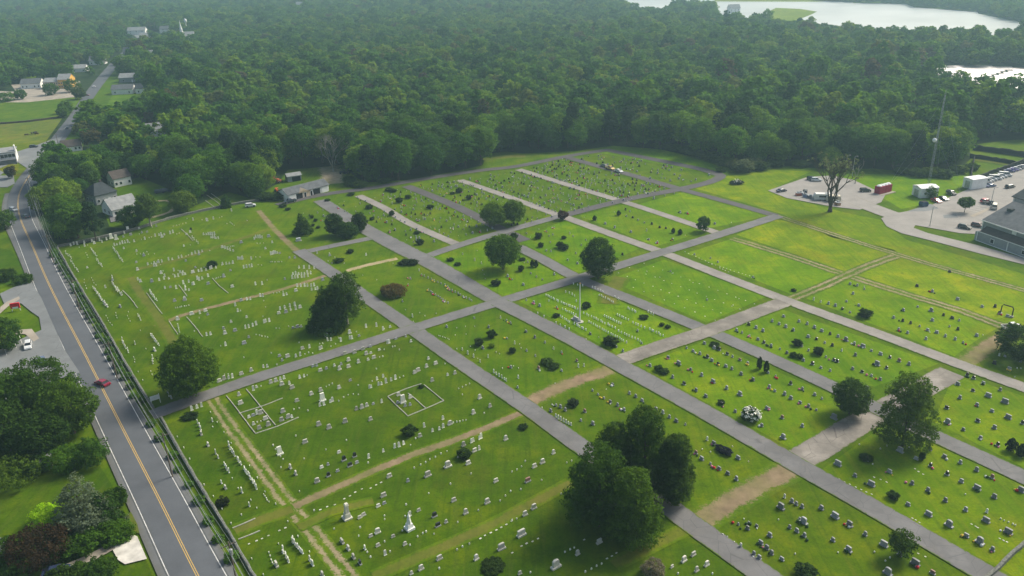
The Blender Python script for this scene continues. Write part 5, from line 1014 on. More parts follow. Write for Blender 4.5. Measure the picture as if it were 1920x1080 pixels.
# kerbs round family lots
def kerb(pts, lb, h=.22, w=.20): return wall(pts, h, w, lb, 'kerbstone', 'lot_kerb', 'kerb')
for pts, lb in [([(425, 743), (452, 778), (479, 813)], 'pale stone kerb, left side of the long kerbed lot'), ([(479, 814), (520, 800), (560, 783)], 'pale stone kerb, front of the long kerbed lot'), ([(462, 730), (490, 765), (517, 798)], 'pale stone kerb dividing the long kerbed lot'), ([(448, 776), (492, 762), (530, 747)], 'thin pale kerb crossing the long kerbed lot'),
        ([(727, 745), (745, 762), (765, 781)], 'stone kerb, left side of the double lot with hedged back'), ([(765, 781), (800, 766), (832, 752)], 'stone kerb, front of the double lot with hedged back'), ([(832, 752), (812, 736), (795, 722)], 'stone kerb, right side of the double lot'), ([(798, 766), (780, 750), (765, 738)], 'stone kerb dividing the double lot'), ([(727, 744), (760, 730), (790, 720)], 'stone kerb, back of the double lot'),
        ([(317, 603), (325, 615), (334, 628)], 'short pale kerb left of the stones by the tan track'), ([(350, 595), (365, 612), (380, 632)], 'pale kerb running behind the big round tree'), ([(275, 550), (290, 570), (304, 589)], 'pale kerb at the left edge of the old plot'), ([(335, 535), (343, 545), (351, 556)], 'thin kerb between two clusters of white stones'), ([(398, 522), (412, 537), (428, 550)], 'thin pale kerb near the centre of the old plot'),
        ([(436, 991), (458, 982), (479, 973)], 'upper pale kerb off the street wall'), ([(447, 1012), (468, 1004), (488, 996)], 'lower pale kerb off the street wall'), ([(230, 545), (245, 560), (258, 578)], 'thin pale kerb line beside the brown path'), ([(340, 430), (352, 441), (362, 452)], 'thin kerb in the upper old plot'), ([(388, 366), (408, 380), (416, 388)], 'white row kerb behind the rear wall, front'), ([(396, 363), (412, 375), (422, 384)], 'white row kerb behind the rear wall, back'), ([(385, 376), (400, 387), (407, 392)], 'white row kerb behind the rear wall, lowest')]:
    kerb(pts, lb)
# iron arch, signs, planter, tarp mound
t = empty('iron_arch', P(1886, 592), hd((1876, 590), (1896, 596))); tag(t, 'black square-topped arch between two stones at the right', 'arch')
b = MB().tube([(-1.5, 0, 0), (-1.5, 0, 2.6), (-1.2, 0, 3.1), (1.2, 0, 3.1), (1.5, 0, 2.6), (1.5, 0, 0)], .16, 'dark', 6); b.build('frame', t); MB().box((-1.5, 0, 0), (.8, .8, .5), 'kerbstone').build('foot', t); MB().box((1.5, 0, 0), (.8, .8, .5), 'kerbstone').build('foot', t)
t = empty('red_sign', P(31, 583), .3); tag(t, 'red board sign with a white lower panel beside the left lot', 'sign'); MB().box((0, 0, 1.0), (2.6, .5, 1.7), 'tint').build('board', t, color=(.55, .01, .02)); MB().box((0, -.30, .9), (1.6, .08, .6), 'white').build('panel', t)
for s in (-1, 1): MB().box((s*1.1, 0, 0), (.14, .14, 1.0), 'white').build('post', t)
t = empty('entrance_sign', P(293, 757), 0.6); tag(t, 'white sign frame with a cross arm beside the drive entrance', 'sign'); MB().box((0, 0, 1.1), (2.2, .12, 1.2), 'white').build('board', t); MB().box((1.0, 0, 0), (.16, .16, 2.6), 'white').build('post', t); MB().box((-1.0, 0, 0), (.16, .16, 1.4), 'white').build('post', t)
t = empty('dark_mound', P(1357, 848), ANG['B']); tag(t, 'dark blue covered mound on the grass near the wide drive', 'mound'); link('cover', shm[2], t, sc=(4.2, 2.2, 1.2), color=(.02, .024, .04))
t = empty('stone_bench', P(560, 452), .4); tag(t, 'pale grey low block alone on the lawn below the dark conifer', 'block'); MB().box((0, 0, 0), (2.2, 1.2, .25), 'kerbstone').build('base', t); MB().box((0, 0, .25), (1.7, .8, 1.0), 'stone').build('block', t, color=(.45, .47, .5))
# cattle on the dry pasture
def cow(px, py, a, c, lb):
    t = empty('cow', P(px, py), a); tag(t, lb, 'cow', None); b = MB()
    b.lathe([(.05, -1.1), (.38, -.95), (.46, -.3), (.42, .3), (.46, .8), (.25, 1.05)], 'tint', 10); b.v = [(z, y, x*1.0+1.05) for x, y, z in b.v]
    b.tube([(.95, 0, 1.2), (1.35, 0, 1.05), (1.6, 0, .8)], [.22, .17, .10], 'tint', 8)
    for x in (-.8, .75):
        for s in (-.25, .25): b.tube([(x, s, .9), (x+.04, s, .45), (x, s, 0)], [.13, .07, .06], 'tint', 6)
    b.tube([(-1.1, 0, 1.25), (-1.25, 0, .6)], [.03, .04], 'tint', 5); b.f = [tuple(f) for f in b.f]; b.build('body', t, color=c)
cow(50, 255, .4, (.05, .03, .02), 'dark brown cow, leftmost on the dry pasture'); cow(60, 252, 2, (.04, .03, .03), 'small dark cow in the middle of the group on the pasture'); cow(66, 251, 1, (.03, .025, .03), 'black cow, left of the right-hand pair on the pasture'); cow(69, 253, .2, (.05, .02, .02), 'reddish dark cow, furthest right on the pasture')
# solar panel rows beyond the wood
ca, cb = P(1745, 160), P(1925, 205); nrow = 0; SPN = [(q.x, q.y) for q in (P(*z) for z in OPEN['solar'])]
E1 = (P(1925, 131)-P(1750, 132)).normalized(); E2 = Vector((-E1.y, E1.x, 0)); 
org = P(1750, 150); base_z = 0.0
for r_ in range(-14, 26):
    segs = []
    for c_ in range(-30, 70):
        p = org+E1*(c_*6.0)+E2*(r_*7.5)
        inside = in_poly(np.array([p.x]), np.array([p.y]), SPN)[0]
        if inside:
            dd = PROJ(p); 
            if abs((dd[1]-148)+(dd[0]-1850)*.28) > 2.2 or dd[0] > 1896: segs.append(c_)
    if len(segs) < 2: continue
    runs = [[segs[0]]]
    for c_ in segs[1:]:
        if c_ == runs[-1][-1]+1: runs[-1].append(c_)
        else: runs.append([c_])
    for segs in runs:
        b = MB()
        for c_ in segs:
            p = org+E1*(c_*6.0)+E2*(r_*7.5)
            a0, a1 = p-E1*2.9, p+E1*2.9; up3 = E2*2.6
            v0, v1 = a0-up3+Vector((0, 0, 1.0)), a1-up3+Vector((0, 0, 1.0)); v2, v3 = a1+up3+Vector((0, 0, 1.7)), a0+up3+Vector((0, 0, 1.7)); o_ = Vector((0, 0, -.1))
            b.add([v0, v1, v2, v3, v0+o_, v1+o_, v2+o_, v3+o_], [(0, 1, 2, 3), (7, 6, 5, 4), (0, 4, 5, 1), (1, 5, 6, 2), (2, 6, 7, 3), (3, 7, 4, 0)], 'panel')
            b.tube([p-Vector((0, 0, 0)), p+Vector((0, 0, 1.3))], .12, 'steel', 4)
        nrow += 1; o = b.build('solar_panel_row'); tag(o, 'long row of tilted reflective solar panels in the clearing beyond the wood', 'solar panels', 'rows of solar panels in the clearing')

# ================================================================ GRAVE MONUMENTS
PLOT = {'P1': 'the old back-left plot', 'P2': 'the strip along the street wall', 'P3': 'the plot around the pine pair', 'P4': 'the strip below the drive entrance', 'P5': 'the plot with kerbed family lots', 'P6': 'the bottom middle plot',
 'P7': 'the small triangular plot', 'P8': 'the brown bush plot', 'P9': 'the three clipped shrubs plot', 'P10': 'the flagpole plot', 'P11': 'the plot right of the dome tree', 'P12': 'the round green tree plot', 'P13': 'the plot behind the dome tree', 'P25': 'the far middle plot',
 'P26': 'the far sparse plot', 'P27': 'the yellowish flush-marker plot', 'F1': 'the far plot by the lone conifer', 'F2': 'the far plot right of the wide lane', 'F3': 'the far plot left of the dark lane', 'F4': 'the far plot right of the dark lane', 'F5': 'the fifth far plot', 'F6': 'the sixth far plot', 'F7': 'the furthest plot',
 'P16': 'the plot behind the tree clump', 'P17': 'the white blossom bush plot', 'P18': 'the plot with twin dark shrubs', 'P19': 'the plot with one big shrub', 'P20': 'the bottom right corner plot', 'P21': 'the lower right plot', 'P22': 'the plot right of the grey-green tree', 'P23': 'the plot under the edge tree', 'P29': 'the plot by the iron arch', 'P24': 'the bottom plot by the pale bush'}
DATA = []
def B_(key, x0, y0, s, orient, txt): DATA.append((key, x0, y0, s, orient, txt))
B_('P1', 100, 380, 5.4, 'A', """W 180 432;W 212 418;W 248 418;w 262 455;W 320 400;W 320 435;w 352 430;W 390 385;G 412 412;W 470 378;W 495 395;W 545 370;T 585 350;T 640 362;W 725 305;T 755 275;G 785 325;g 710 345;G 862 262;g 900 305;g 950 297;g 1045 240;w 1000 250;w 870 318
W 618 428 755 395 6;W 820 388;w 770 405;w 895 372;W 930 365;w 967 357;w 995 350;W 1035 335;W 1075 325;W 1092 322;G 1105 345;W 1130 320;W 1185 308;W 1215 300;w 1250 318;w 1278 310;w 1220 240 1340 207 5;W 1420 172;w 1352 162;w 1505 175;W 1550 180;W 1565 180;W 1622 160;w 1685 152;w 1710 143;W 1803 80
W 1525 320 1635 320 6;W 1600 350 1670 360 5;w 1390 430;g 1325 440;Wb 1405 350 1470 405 4;g 1350 320;w 1760 215;w 1790 200 1830 230 4;K 1390 270;G 1385 300;Wb 135 510 150 530 2;Wb 170 540 185 560 2;Wb 183 590 250 690 6;wb 325 510 355 555 3;Wb 385 470 425 525 5;w 440 540;Wb 440 575 490 640 5;Wb 608 460 700 590 9;g 715 465;g 345 660
W 840 490;w 850 523;w 880 520;w 912 507;w 945 500;G 920 535;w 965 522;w 1025 517;W 960 622;w 998 618;W 1025 610 1100 595 4;W 1025 640;W 1045 635;w 1085 628;W 1172 575;W 1205 570;W 1272 555 1300 547 2;w 1340 543 1368 535 2;W 1408 520 1508 492 4;g 1475 525;w 1585 487;G 1710 452;w 1750 450 1830 440 5;g 1345 590;G 855 680;g 838 605;G 1090 712;w 1115 690
W 1220 685;w 1265 687;W 1285 705;W 1315 700;w 1215 727;W 1237 745;W 1272 740;W 1308 725;W 1340 722;G 1412 705;g 1440 660;W 1470 690;W 1503 685;W 1547 680;w 1525 655;W 1585 665;W 1608 660;W 1645 655;w 1712 632 1815 612 4;G 1000 800;W 1080 780;W 1120 768;W 1133 742;g 1170 770;W 1455 770;W 1480 780;W 1512 765;W 1572 742;G 1570 820;W 1315 815;W 1340 845;W 1372 798;W 1405 825;W 1430 822;W 1372 880;W 1130 862;g 1185 857;W 1248 865
W 865 775;G 880 800;g 1790 690;G 1725 750;G 1810 850;w 1645 770 1690 755 4;Wb 600 750;Gb 605 780;Wb 595 810 690 930 9;wb 310 780 340 870 4;wb 385 765 430 835 4;Wb 410 860 490 980 8;Gb 520 1020;Gb 545 1050;W 528 855;Wb 978 895 1045 985 7;R 1230 995;G 1330 985;G 1500 990;w 1260 1065 1370 1040 6;g 680 1050""")
B_('P1', 480, 270, 4, 'A', """W 0 700 50 700 4;G 95 695;W 120 735;w 10 745 55 745 3;g 70 785;W 110 825 160 815 5;g 180 820;w 0 850 30 850 2;w 110 885 190 885 7;g 250 855;G 290 855;w 20 905 40 910 2;W 325 925 440 930 4;W 275 975 410 970 7;W 270 1005 390 990 6;g 215 1015;G 500 1020;W 0 1050;W 45 1050;w 85 1020;W 310 1065 440 1060 6""")
B_('P1', 0, 270, 4, 'A', """W 1670 900 1750 890 4;W 1785 860 1820 860 4;W 1830 925 1890 915 4;W 1885 860;G 1810 740;W 1665 775 1750 800 5;w 1855 575;W 1910 710""")
B_('P1', 0, 540, 4, 'A', """W 1395 10;w 1240 5;G 1385 85;w 1320 150 1420 130 4""")
B_('P2', 0, 540, 4, 'B', """w 650 5;W 715 15 790 110 7;G 795 125;G 905 140;w 795 210 840 280 5;w 865 190 880 225 3;w 960 180;w 955 210 975 250 3;W 1040 205 1055 235 3;w 1050 320;W 1135 350 1190 425 7;W 915 390 965 475 7;W 1010 415;w 1095 455;G 1160 465;w 1000 520 1015 555 3;W 1150 520 1150 560 3;w 1130 625;w 1140 650;w 1035 630;w 1075 690;g 1262 790 1280 825 3;W 870 10 915 45 4""")
B_('P3', 0, 540, 4, 'A', """Wb 1335 290;Wb 1345 325;w 1460 325;G 1330 235;G 1440 195;W 1500 185;G 1540 170;g 1560 200;w 1497 225;W 1555 350;W 1580 345;g 1675 305;G 1690 340;G 1760 320;W 1845 295;W 1870 290;W 1895 280;G 1830 415;W 1690 425;w 1655 435;W 1762 128;W 1782 170;w 1808 170;W 1855 85;W 1880 80;G 1810 95;g 1852 220;g 1730 255;w 1828 520;g 1870 370
G 1645 700;G 1680 685;W 1712 675;W 1745 665;w 1685 650;w 1710 645;G 1808 645;G 1885 620""")
B_('P3', 480, 540, 4, 'A', """W 30 60;W 55 60;w 60 95;w 130 42 205 28 4;W 210 50;W 232 45;G 300 20;W 420 10 465 5 3;W 180 155 290 125 4;G 175 190;G 225 180;W 265 160 300 155 2;G 335 145;g 420 150;w 70 145;w 55 215;W 5 270;W 60 255;W 75 250;W 102 245;w 155 305;w 178 303;g 280 300;G 310 292;g 338 290;G 432 290;w 5 350 90 370 5;w 245 290;G 530 355;g 570 350;g 592 345;W 540 390;W 560 388
W 640 392;w 625 378;G 705 335;W 705 378;W 722 375;w 750 330;g 770 360;W 825 290;W 908 283;W 950 310;w 965 305;g 1010 292;w 325 410;G 345 455;W 405 440;w 480 420;w 500 415;W 480 455;W 495 448;w 565 440;w 595 420;W 303 510;W 330 500;w 370 495;w 400 485;w 430 490;G 240 515;g 175 510;g 195 545;W 57 590;W 88 588;w 155 577;w 118 490""")
B_('P5', 480, 540, 4, 'A', """g 5 745;w 37 738;G 115 708;G 150 697;W 183 683;W 215 672;G 198 722;W 250 712;G 270 750;W 325 668;W 358 660;w 385 658;g 428 588;g 457 582;G 485 618;g 530 605;g 590 585;g 637 572;G 627 610;G 698 592;G 697 542;G 765 558;G 672 495;G 738 483;G 805 458;g 860 440;G 830 495;g 865 488;g 925 465;g 838 540;G 887 523;w 930 518;w 950 516;w 965 462;g 1050 380;W 985 410;W 1002 405;w 1025 440;w 1040 438;w 1080 462
g 1120 365;g 1160 400;g 1290 530;G 1350 568;G 1280 592;G 1190 635;G 1215 618;g 1440 655;G 1490 640;w 1420 567;W 950 662;W 910 680;w 905 607;W 850 742;W 865 738;W 915 722;W 945 715;W 978 703;W 1010 690;W 1048 675;w 1075 672;w 1103 662;w 872 697;w 527 740 570 720 3;G 625 748;g 708 692;w 770 732;G 490 770;T 498 830;G 415 795;G 307 845;W 485 875;W 508 870;W 560 848;W 577 843;w 617 848;w 660 820;w 695 803;w 730 798;w 768 800
G 200 925;w 285 910;w 325 900;W 275 962;G 243 970;G 188 993;w 395 920;W 5 940;G 40 938;G 75 978;w 15 1005;w 40 1000;G 97 1025;G 30 1050;G 475 1025;G 550 1050;G 665 1003;G 860 985;G 757 910;G 792 898;G 828 885;g 885 870;W 943 850;T 1105 845;G 1155 820;g 1122 885;g 1155 878;g 1065 862;G 1065 800;G 1325 695;w 1525 755 1605 720 4;w 1545 800;G 1682 825;G 1760 885;G 1630 940;W 1405 978;w 1715 937;W 1268 1035;W 1320 1070;W 1375 1052;W 1408 1040;G 1450 1018;w 1485 1010 1580 990 5""")
B_('P5', 280, 720, 3, 'A', "W 585 30;G 505 62;G 512 108;g 560 185;g 583 178;g 590 225;w 700 345")
B_('P5', 480, 810, 4, 'A', """T 185 150;w 130 100;w 145 130;w 185 185;w 200 205;Gb 260 265;Gb 295 315;G 370 75;g 620 155;K 665 208;K 742 180;K 705 250;g 762 232;K 540 328;G 455 370;g 610 295;g 490 265;g 543 245;W 848 188;w 845 233;W 953 142;W 1043 112;W 1078 98;W 1108 85;G 1230 30;w 1197 47;w 1158 97;w 683 65;w 525 130;w 360 200;w 190 265;w 300 30""")
B_('P6', 480, 810, 4, 'A', """G 1005 330;w 435 585;f 485 583 590 545 3;f 665 505 790 430 4;f 860 420 940 383 3;O 685 615;G 957 475;H 1288 330;H 1440 258;g 1140 365;w 1190 270 1430 145 7;g 920 553;g 965 538;g 775 640;g 812 625;G 1485 515;G 1575 605;G 1737 525;K 1340 630;g 1222 588;K 1370 705;g 1425 678;S 1150 700;W 1155 615;w 1115 630;w 960 627;w 960 658;w 1095 740;w 1212 782 1280 748 3;w 1338 762;G 915 752;g 865 778;g 1030 788
g 920 848;w 965 820;g 1120 843;w 1160 850;W 975 908;w 1003 898;w 765 780;w 780 720;Gb 650 818;Gb 695 875;Gb 735 935;Kb 780 983;Wb 817 868;w 838 900;w 867 937;G 1383 948;G 1655 952;H 1840 878;G 1235 1025;g 1172 1058;w 1378 1028;w 1510 885 1595 843 3;f 1678 800 1920 670 7;w 495 1070;w 1462 387;w 1610 315;w 1510 675;w 1670 590;G 1797 365;G 1595 235;G 1635 140;W 1680 125;G 1553 100;W 1612 70;W 1630 62;W 1678 42;W 1692 38;G 1875 55;w 1830 512 1910 443 3;w 1515 190;w 590 730;w 1300 460;w 1130 545""")
B_('P6', 960, 810, 4, 'A', """G 310 155;G 232 228;G 170 260;w 38 280;w 68 262;w 97 220;w 5 295;w 415 228;w 443 217;R 120 370;w 70 433;w 375 463;w 218 362;G 95 615;G 168 572;w 5 665;w 35 652;H 75 775;f 75 860 190 797 4;f 5 905;f 545 812;G 655 825;G 497 910;w 393 905;w 433 882;w 465 865;f 715 952;f 750 933;f 785 910;w 553 1050 668 985 4;H 335 1015;w 135 1050;g 60 1065""")
B_('P24', 960, 810, 4, 'A', "G 1285 965;G 1355 920;G 1455 990;G 1385 1038;g 1197 1015;w 1240 1060;w 1500 1060")
B_('P4', 280, 720, 3, 'B', """Wa 243 140;Wa 267 130;Wa 297 122;w 345 160;W 355 205;w 385 213;w 360 240;W 275 215 290 250 3;G 293 280;G 333 342;w 423 272;w 465 330;W 378 385 390 408 2;W 448 345 480 398 5;W 425 450 448 492 4;W 497 418 517 445 3;w 560 462;W 535 475 605 580 11;w 605 528;w 470 528;W 405 550;G 425 585;w 503 585;W 523 605;w 655 603;w 643 620 673 665 5;W 560 680;w 570 653;w 602 700;w 708 677;w 523 735;w 460 783;w 365 632;w 408 705;w 312 567
fa 735 825;fa 767 808;fa 565 900 670 853 4;W 805 870 860 945 8;w 727 900;W 750 930 785 995 6;w 675 950 690 1010 4;G 717 1018;w 838 857;W 900 985 920 1015 3;w 900 945;G 973 1073;w 640 1068;w 580 980;w 780 775;w 232 420;w 195 360;w 155 297;w 847 606""")
B_('P7', 480, 270, 4, 'A', "W 460 815;w 550 820;W 825 830;w 540 880 570 895 2;w 665 895;w 590 850;g 555 835")
B_('P8', 480, 270, 4, 'B', "W 1225 945;w 1030 895;w 1155 900;g 1140 1055;w 905 1020;G 1155 1010;g 1240 980 1440 1070 9;w 800 985")
B_('P8', 480, 540, 4, 'B', "g 1290 15 1440 110 9;g 1450 10 1620 95 9;g 1100 100;w 1120 165;W 1172 212;w 1180 250;w 1225 185;w 1270 210;w 1355 190;K 945 20")
B_('P9', 480, 540, 4, 'B', """G 1430 290;w 1495 355;G 1747 292;W 1832 218;g 1880 245;g 1905 260;g 1635 225;w 1370 358 1450 385 7;w 1575 290;w 1580 345;w 1640 290;W 1548 458;W 1585 488;W 1632 510;w 1610 440;w 1640 465;G 1700 448;W 1737 512;w 1660 530;W 1680 547;w 1800 480;w 1825 492;W 1785 628 1880 690 6;G 1910 595;w 1848 602;g 1885 378;w 1505 455;w 1505 300""")
B_('P9', 960, 540, 4, 'B', """G 105 325;W 20 412;G 172 372;W 308 452;g 372 482;g 250 410;g 178 508;g 235 540;R 490 545;W 500 585;W 540 580;g 370 620;w 45 600;w 10 585;W 45 668;g 45 745;w 70 450;w 55 420;g 110 470;R 200 605;w 325 715""")
B_('P10', 960, 540, 4, 'B', """v 258 55 345 100 8;v 370 110 490 160 10;v 405 30 470 60 4;v 380 160 480 205 7;v 195 190 240 215 2;v 365 215 430 260 6;v 470 270 550 315 7;v 330 260 430 310 4;v 575 255 855 408 18;v 540 190 770 300 14;v 690 210 820 270 9;v 800 325 960 400 9;v 655 55 760 110 8;v 770 70 800 85 2;v 870 155 930 180 5;v 790 200 870 240 6;v 1020 180 1060 200 3;v 905 260 990 300 5;v 1030 310 1130 360 7;G 165 110;G 205 135;g 105 90;g 335 145;G 590 345;w 650 370;w 555 385;g 975 415;g 940 320;g 785 440;G 830 472;v 275 100;v 485 100""")
B_('P10', 960, 270, 4, 'B', "v 460 1050 530 1062 3;v 600 1075 680 1110 5")
B_('P11', 0, 0, 1, 'B', "f 1160 512 1400 606 16;f 1180 502 1420 592 16;f 1208 494 1432 576 14;f 1150 524 1360 608 12;w 1212 509;w 1262 512;w 1300 530;w 1374 572;w 1385 560;g 1258 509;g 1325 562;w 1236 520")
B_('P12', 480, 270, 4, 'B', "W 1548 822;W 1638 870;g 1465 860;W 1690 892;w 1660 800;G 1885 992;w 1700 945 1720 1010 3")
B_('P12', 960, 270, 4, 'B', "G 315 978;g 140 970;g 185 995;g 230 1015;G 85 1055;g 120 885;w 95 890;g 5 1015")
B_('P13', 960, 270, 4, 'B', "w 200 640;g 260 655;g 305 680;W 435 670;g 460 690;g 280 690;g 480 820;g 290 740;g 255 800;g 520 760;G 490 895;K 830 830;g 420 870;w 60 680;g 290 805;g 110 670;g 320 630;g 550 720;w 140 700;g 210 690")
B_('P25', 960, 270, 4, 'B', "G 700 598;G 770 628;K 850 490;g 860 540;K 905 553;g 945 570;g 995 590;K 1048 600;K 1105 625;K 1155 632;G 890 660;W 1010 648;g 1025 715;G 1090 740;K 1205 720;w 1300 685;g 885 505;w 765 510;w 545 550;g 630 570;K 1210 655;K 1255 668")
B_('P26', 960, 270, 4, 'B', "G 1315 518;G 1262 512;G 1520 598;w 1645 590;R 1065 408;g 1145 388;g 1215 372")
B_('P27', 960, 270, 4, 'B', "f 1300 810 1500 900 9;g 1370 830;g 1490 855;g 1545 885;f 1500 900 1780 990 11;f 1560 930 1620 960 4;g 1810 1000")
B_('P18', 1440, 540, 4, 'B', """G 120 212;G 28 248;G 78 268;R 130 290;G 185 315;G 235 252;G 290 270;G 348 294;G 403 320;K 465 345;G 522 364;H 583 392;G 645 418;H 710 442;g 775 472;G 845 496;K 912 520;R 980 548;G 1055 574;R 300 365;K 360 382;g 428 410;K 485 433;W 550 467;G 652 505;H 820 576;K 888 600;G 635 604;K 705 630;g 775 660;G 845 688;G 28 436;g 88 457;G 145 488;g 258 438;g 435 518;K 490 542;K 520 552;G 268 542;K 333 568;g 395 597;g 465 622;g 305 467;G 740 748""")
B_('P18', 960, 540, 4, 'B', "G 1680 318;g 1722 337;g 1778 362;G 1840 383;K 1893 410;G 1828 298;G 1885 320;K 1775 272")
B_('P17', 1440, 540, 4, 'B', "g 5 637;g 58 665;K 168 718;G 258 760;G 350 800;g 405 832;G 5 745;g 55 772;G 120 798;G 175 828;G 237 860;G 300 887;g 358 912;H 488 978;R 108 972;G 252 1033;g 5 907")
B_('P17', 960, 540, 4, 'B', """G 1445 415;g 1310 452;G 1358 472;G 1408 493;K 1465 517;G 1500 543;K 1548 567;G 1603 585;G 1650 608;G 1520 452;K 1555 464;K 1610 494;g 1655 517;R 1712 540;G 1768 567;G 1168 523;G 1033 583;H 1250 570;G 1338 610;G 1203 672;K 1288 719;G 1425 655;H 1510 705;G 1610 752;H 1708 802;G 1722 648;G 1808 688;G 1378 768;G 1457 812;K 1572 872;G 1670 928;G 1872 1033;G 1905 903""")
B_('P17', 1440, 810, 4, 'B', "H 112 48")
B_('P16', 960, 540, 4, 'B', """G 757 725;g 605 767;g 650 799;g 693 825;G 740 853;G 788 880;G 838 912;G 880 790;G 925 815;G 972 843;R 550 923;g 330 882;G 365 892;G 398 914;G 290 923;W 330 960 440 1020 7;G 607 1020;g 520 992;G 1075 910;G 1127 938;G 1182 968;G 1232 998;g 1100 1057;g 1297 1022;w 710 760;w 225 900""")
B_('P16', 960, 810, 4, 'B', "W 1457 50;G 1515 88;w 1487 152;R 1375 158;G 1425 202;g 1490 242;G 1697 196;G 1552 278;G 1613 312;G 1675 352;w 1650 110;w 1770 222;w 1425 130")
B_('P20', 960, 810, 4, 'B', "w 1745 655;g 1780 680;g 1700 690;g 1835 705;G 1763 726;G 1860 833;G 1905 873;G 1810 915;G 1858 946;w 1580 765;w 1620 790;w 1665 820;W 1710 855")
B_('P20', 1440, 810, 4, 'B', """W 122 485;G 180 518;G 215 543;G 262 565;H 97 572;H 265 678;g 232 655;G 403 576;H 507 640;H 617 703;G 735 772;G 482 813;H 597 888;H 860 846;G 985 920;w 80 655;G 165 713;G 212 745;G 272 780;G 15 774;G 28 908;G 108 952;w 205 1005;w 910 945;w 790 900;w 522 905;H 900 1060;R 1237 1055;H 1107 990;w 205 915;w 885 970;f 1130 910;f 1185 935;f 1080 870""")
B_('P21', 1440, 810, 4, 'B', """H 525 245;K 735 203;w 890 100;H 995 146;G 1105 200;G 1215 130;G 1325 182;K 1222 252;G 1440 233;K 1342 315;G 1560 288;R 1680 340;G 1447 368;H 1568 428;G 1692 487;G 912 301;G 647 327;G 1080 387;G 1195 441;G 1330 516;H 778 400;G 1053 543;H 1200 623;H 1350 703;G 1483 584;H 1635 668;G 1480 776;H 1580 831;G 1678 883;H 1795 752;H 1900 446
f 530 355 780 470 7;f 790 340 890 375 3;w 785 240;W 1645 595;w 1740 650 1860 700 5;f 1080 650 1130 680 3;f 1530 690 1580 720 3;f 1740 800 1800 830 3;f 1100 280 1160 320 3;w 1475 463;w 1060 115;w 690 95;w 845 125""")
B_('P22', 1440, 540, 4, 'B', "K 1490 655;K 1540 675;G 1425 723;G 1620 715;K 1540 769;G 1737 763;G 1440 827;H 1650 814;G 1560 876;K 1335 900;H 1775 860;G 1680 922;K 1568 997;H 1800 975;H 1340 1014;K 1905 1015;G 1695 1050;G 1465 1065")
B_('P22', 1440, 810, 4, 'B', "G 1590 42;K 1722 95")
B_('P19', 1440, 540, 4, 'B', """G 635 43;g 590 102;W 340 84;W 395 101;G 450 118;G 503 132;K 560 157;G 678 132;g 618 182;g 720 8;G 1012 168;g 1120 140;H 1218 172;K 1312 204;K 1375 225;g 1435 243;G 1230 241;G 942 223;K 1005 245;K 1070 264;G 980 312;G 1048 334;g 1135 287;G 1197 315;G 1268 335;G 1330 361;G 1400 383;g 1465 410;G 1560 356;w 1610 355;G 1180 384;g 1358 289;K 1425 310""")
B_('P19', 1440, 270, 4, 'B', "G 615 1050;G 665 1062;w 720 1070")
B_('P29', 1440, 540, 4, 'B', "G 1232 28;G 1418 84;G 1607 139;K 1700 141;K 1735 188;G 1800 212")
B_('P29', 1440, 270, 4, 'B', "K 1357 958;K 1118 1065")
B_('P23', 1440, 540, 4, 'B', "W 1730 503;g 1775 512;K 1692 564;G 1810 607;w 1865 602;g 1890 552;w 1850 665;w 1895 605")
def FILL(key, a, b, c, d, rows, n, prob, mix):
    q = random.Random(hash(key) % 1000 if False else sum(map(ord, key))); s = ''
    for r in range(rows):
        t = r/(rows-1) if rows > 1 else 0
        x0, y0, x1, y1 = a[0]+(c[0]-a[0])*t, a[1]+(c[1]-a[1])*t, b[0]+(d[0]-b[0])*t, b[1]+(d[1]-b[1])*t
        for i in range(n):
            if q.random() > prob: continue
            u = (i+.5+q.uniform(-.3, .3))/n; u = 1-(1-u)*(1) ; uu = u*u*.15+u*.85; s += '%s %.1f %.1f;' % (q.choice(mix), x0+(x1-x0)*uu+q.uniform(-1, 1), y0+(y1-y0)*uu+q.uniform(-.8, .8))
    B_(key, 0, 0, 1, 'B', s)
FILL('F1', (560, 396), (640, 428), (590, 386), (690, 428), 3, 14, .55, 'gggGwK')
FILL('F2', (618, 383), (800, 466), (668, 369), (822, 450), 5, 20, .5, 'gggGwGK')
FILL('F3', (700, 370), (852, 448), (752, 353), (928, 430), 7, 22, .62, 'gGgwGKW')
FILL('F4', (785, 347), (965, 425), (858, 337), (1038, 408), 7, 22, .72, 'gGKGwgW')
FILL('F5', (880, 335), (1055, 402), (968, 320), (1150, 380), 8, 26, .72, 'gGKGgwW')
FILL('F6', (988, 317), (1180, 378), (1052, 299), (1250, 354), 8, 26, .78, 'gGKGKwW')
FILL('F7', (1078, 296), (1272, 349), (1135, 287), (1336, 330), 6, 22, .42, 'gGKGg')
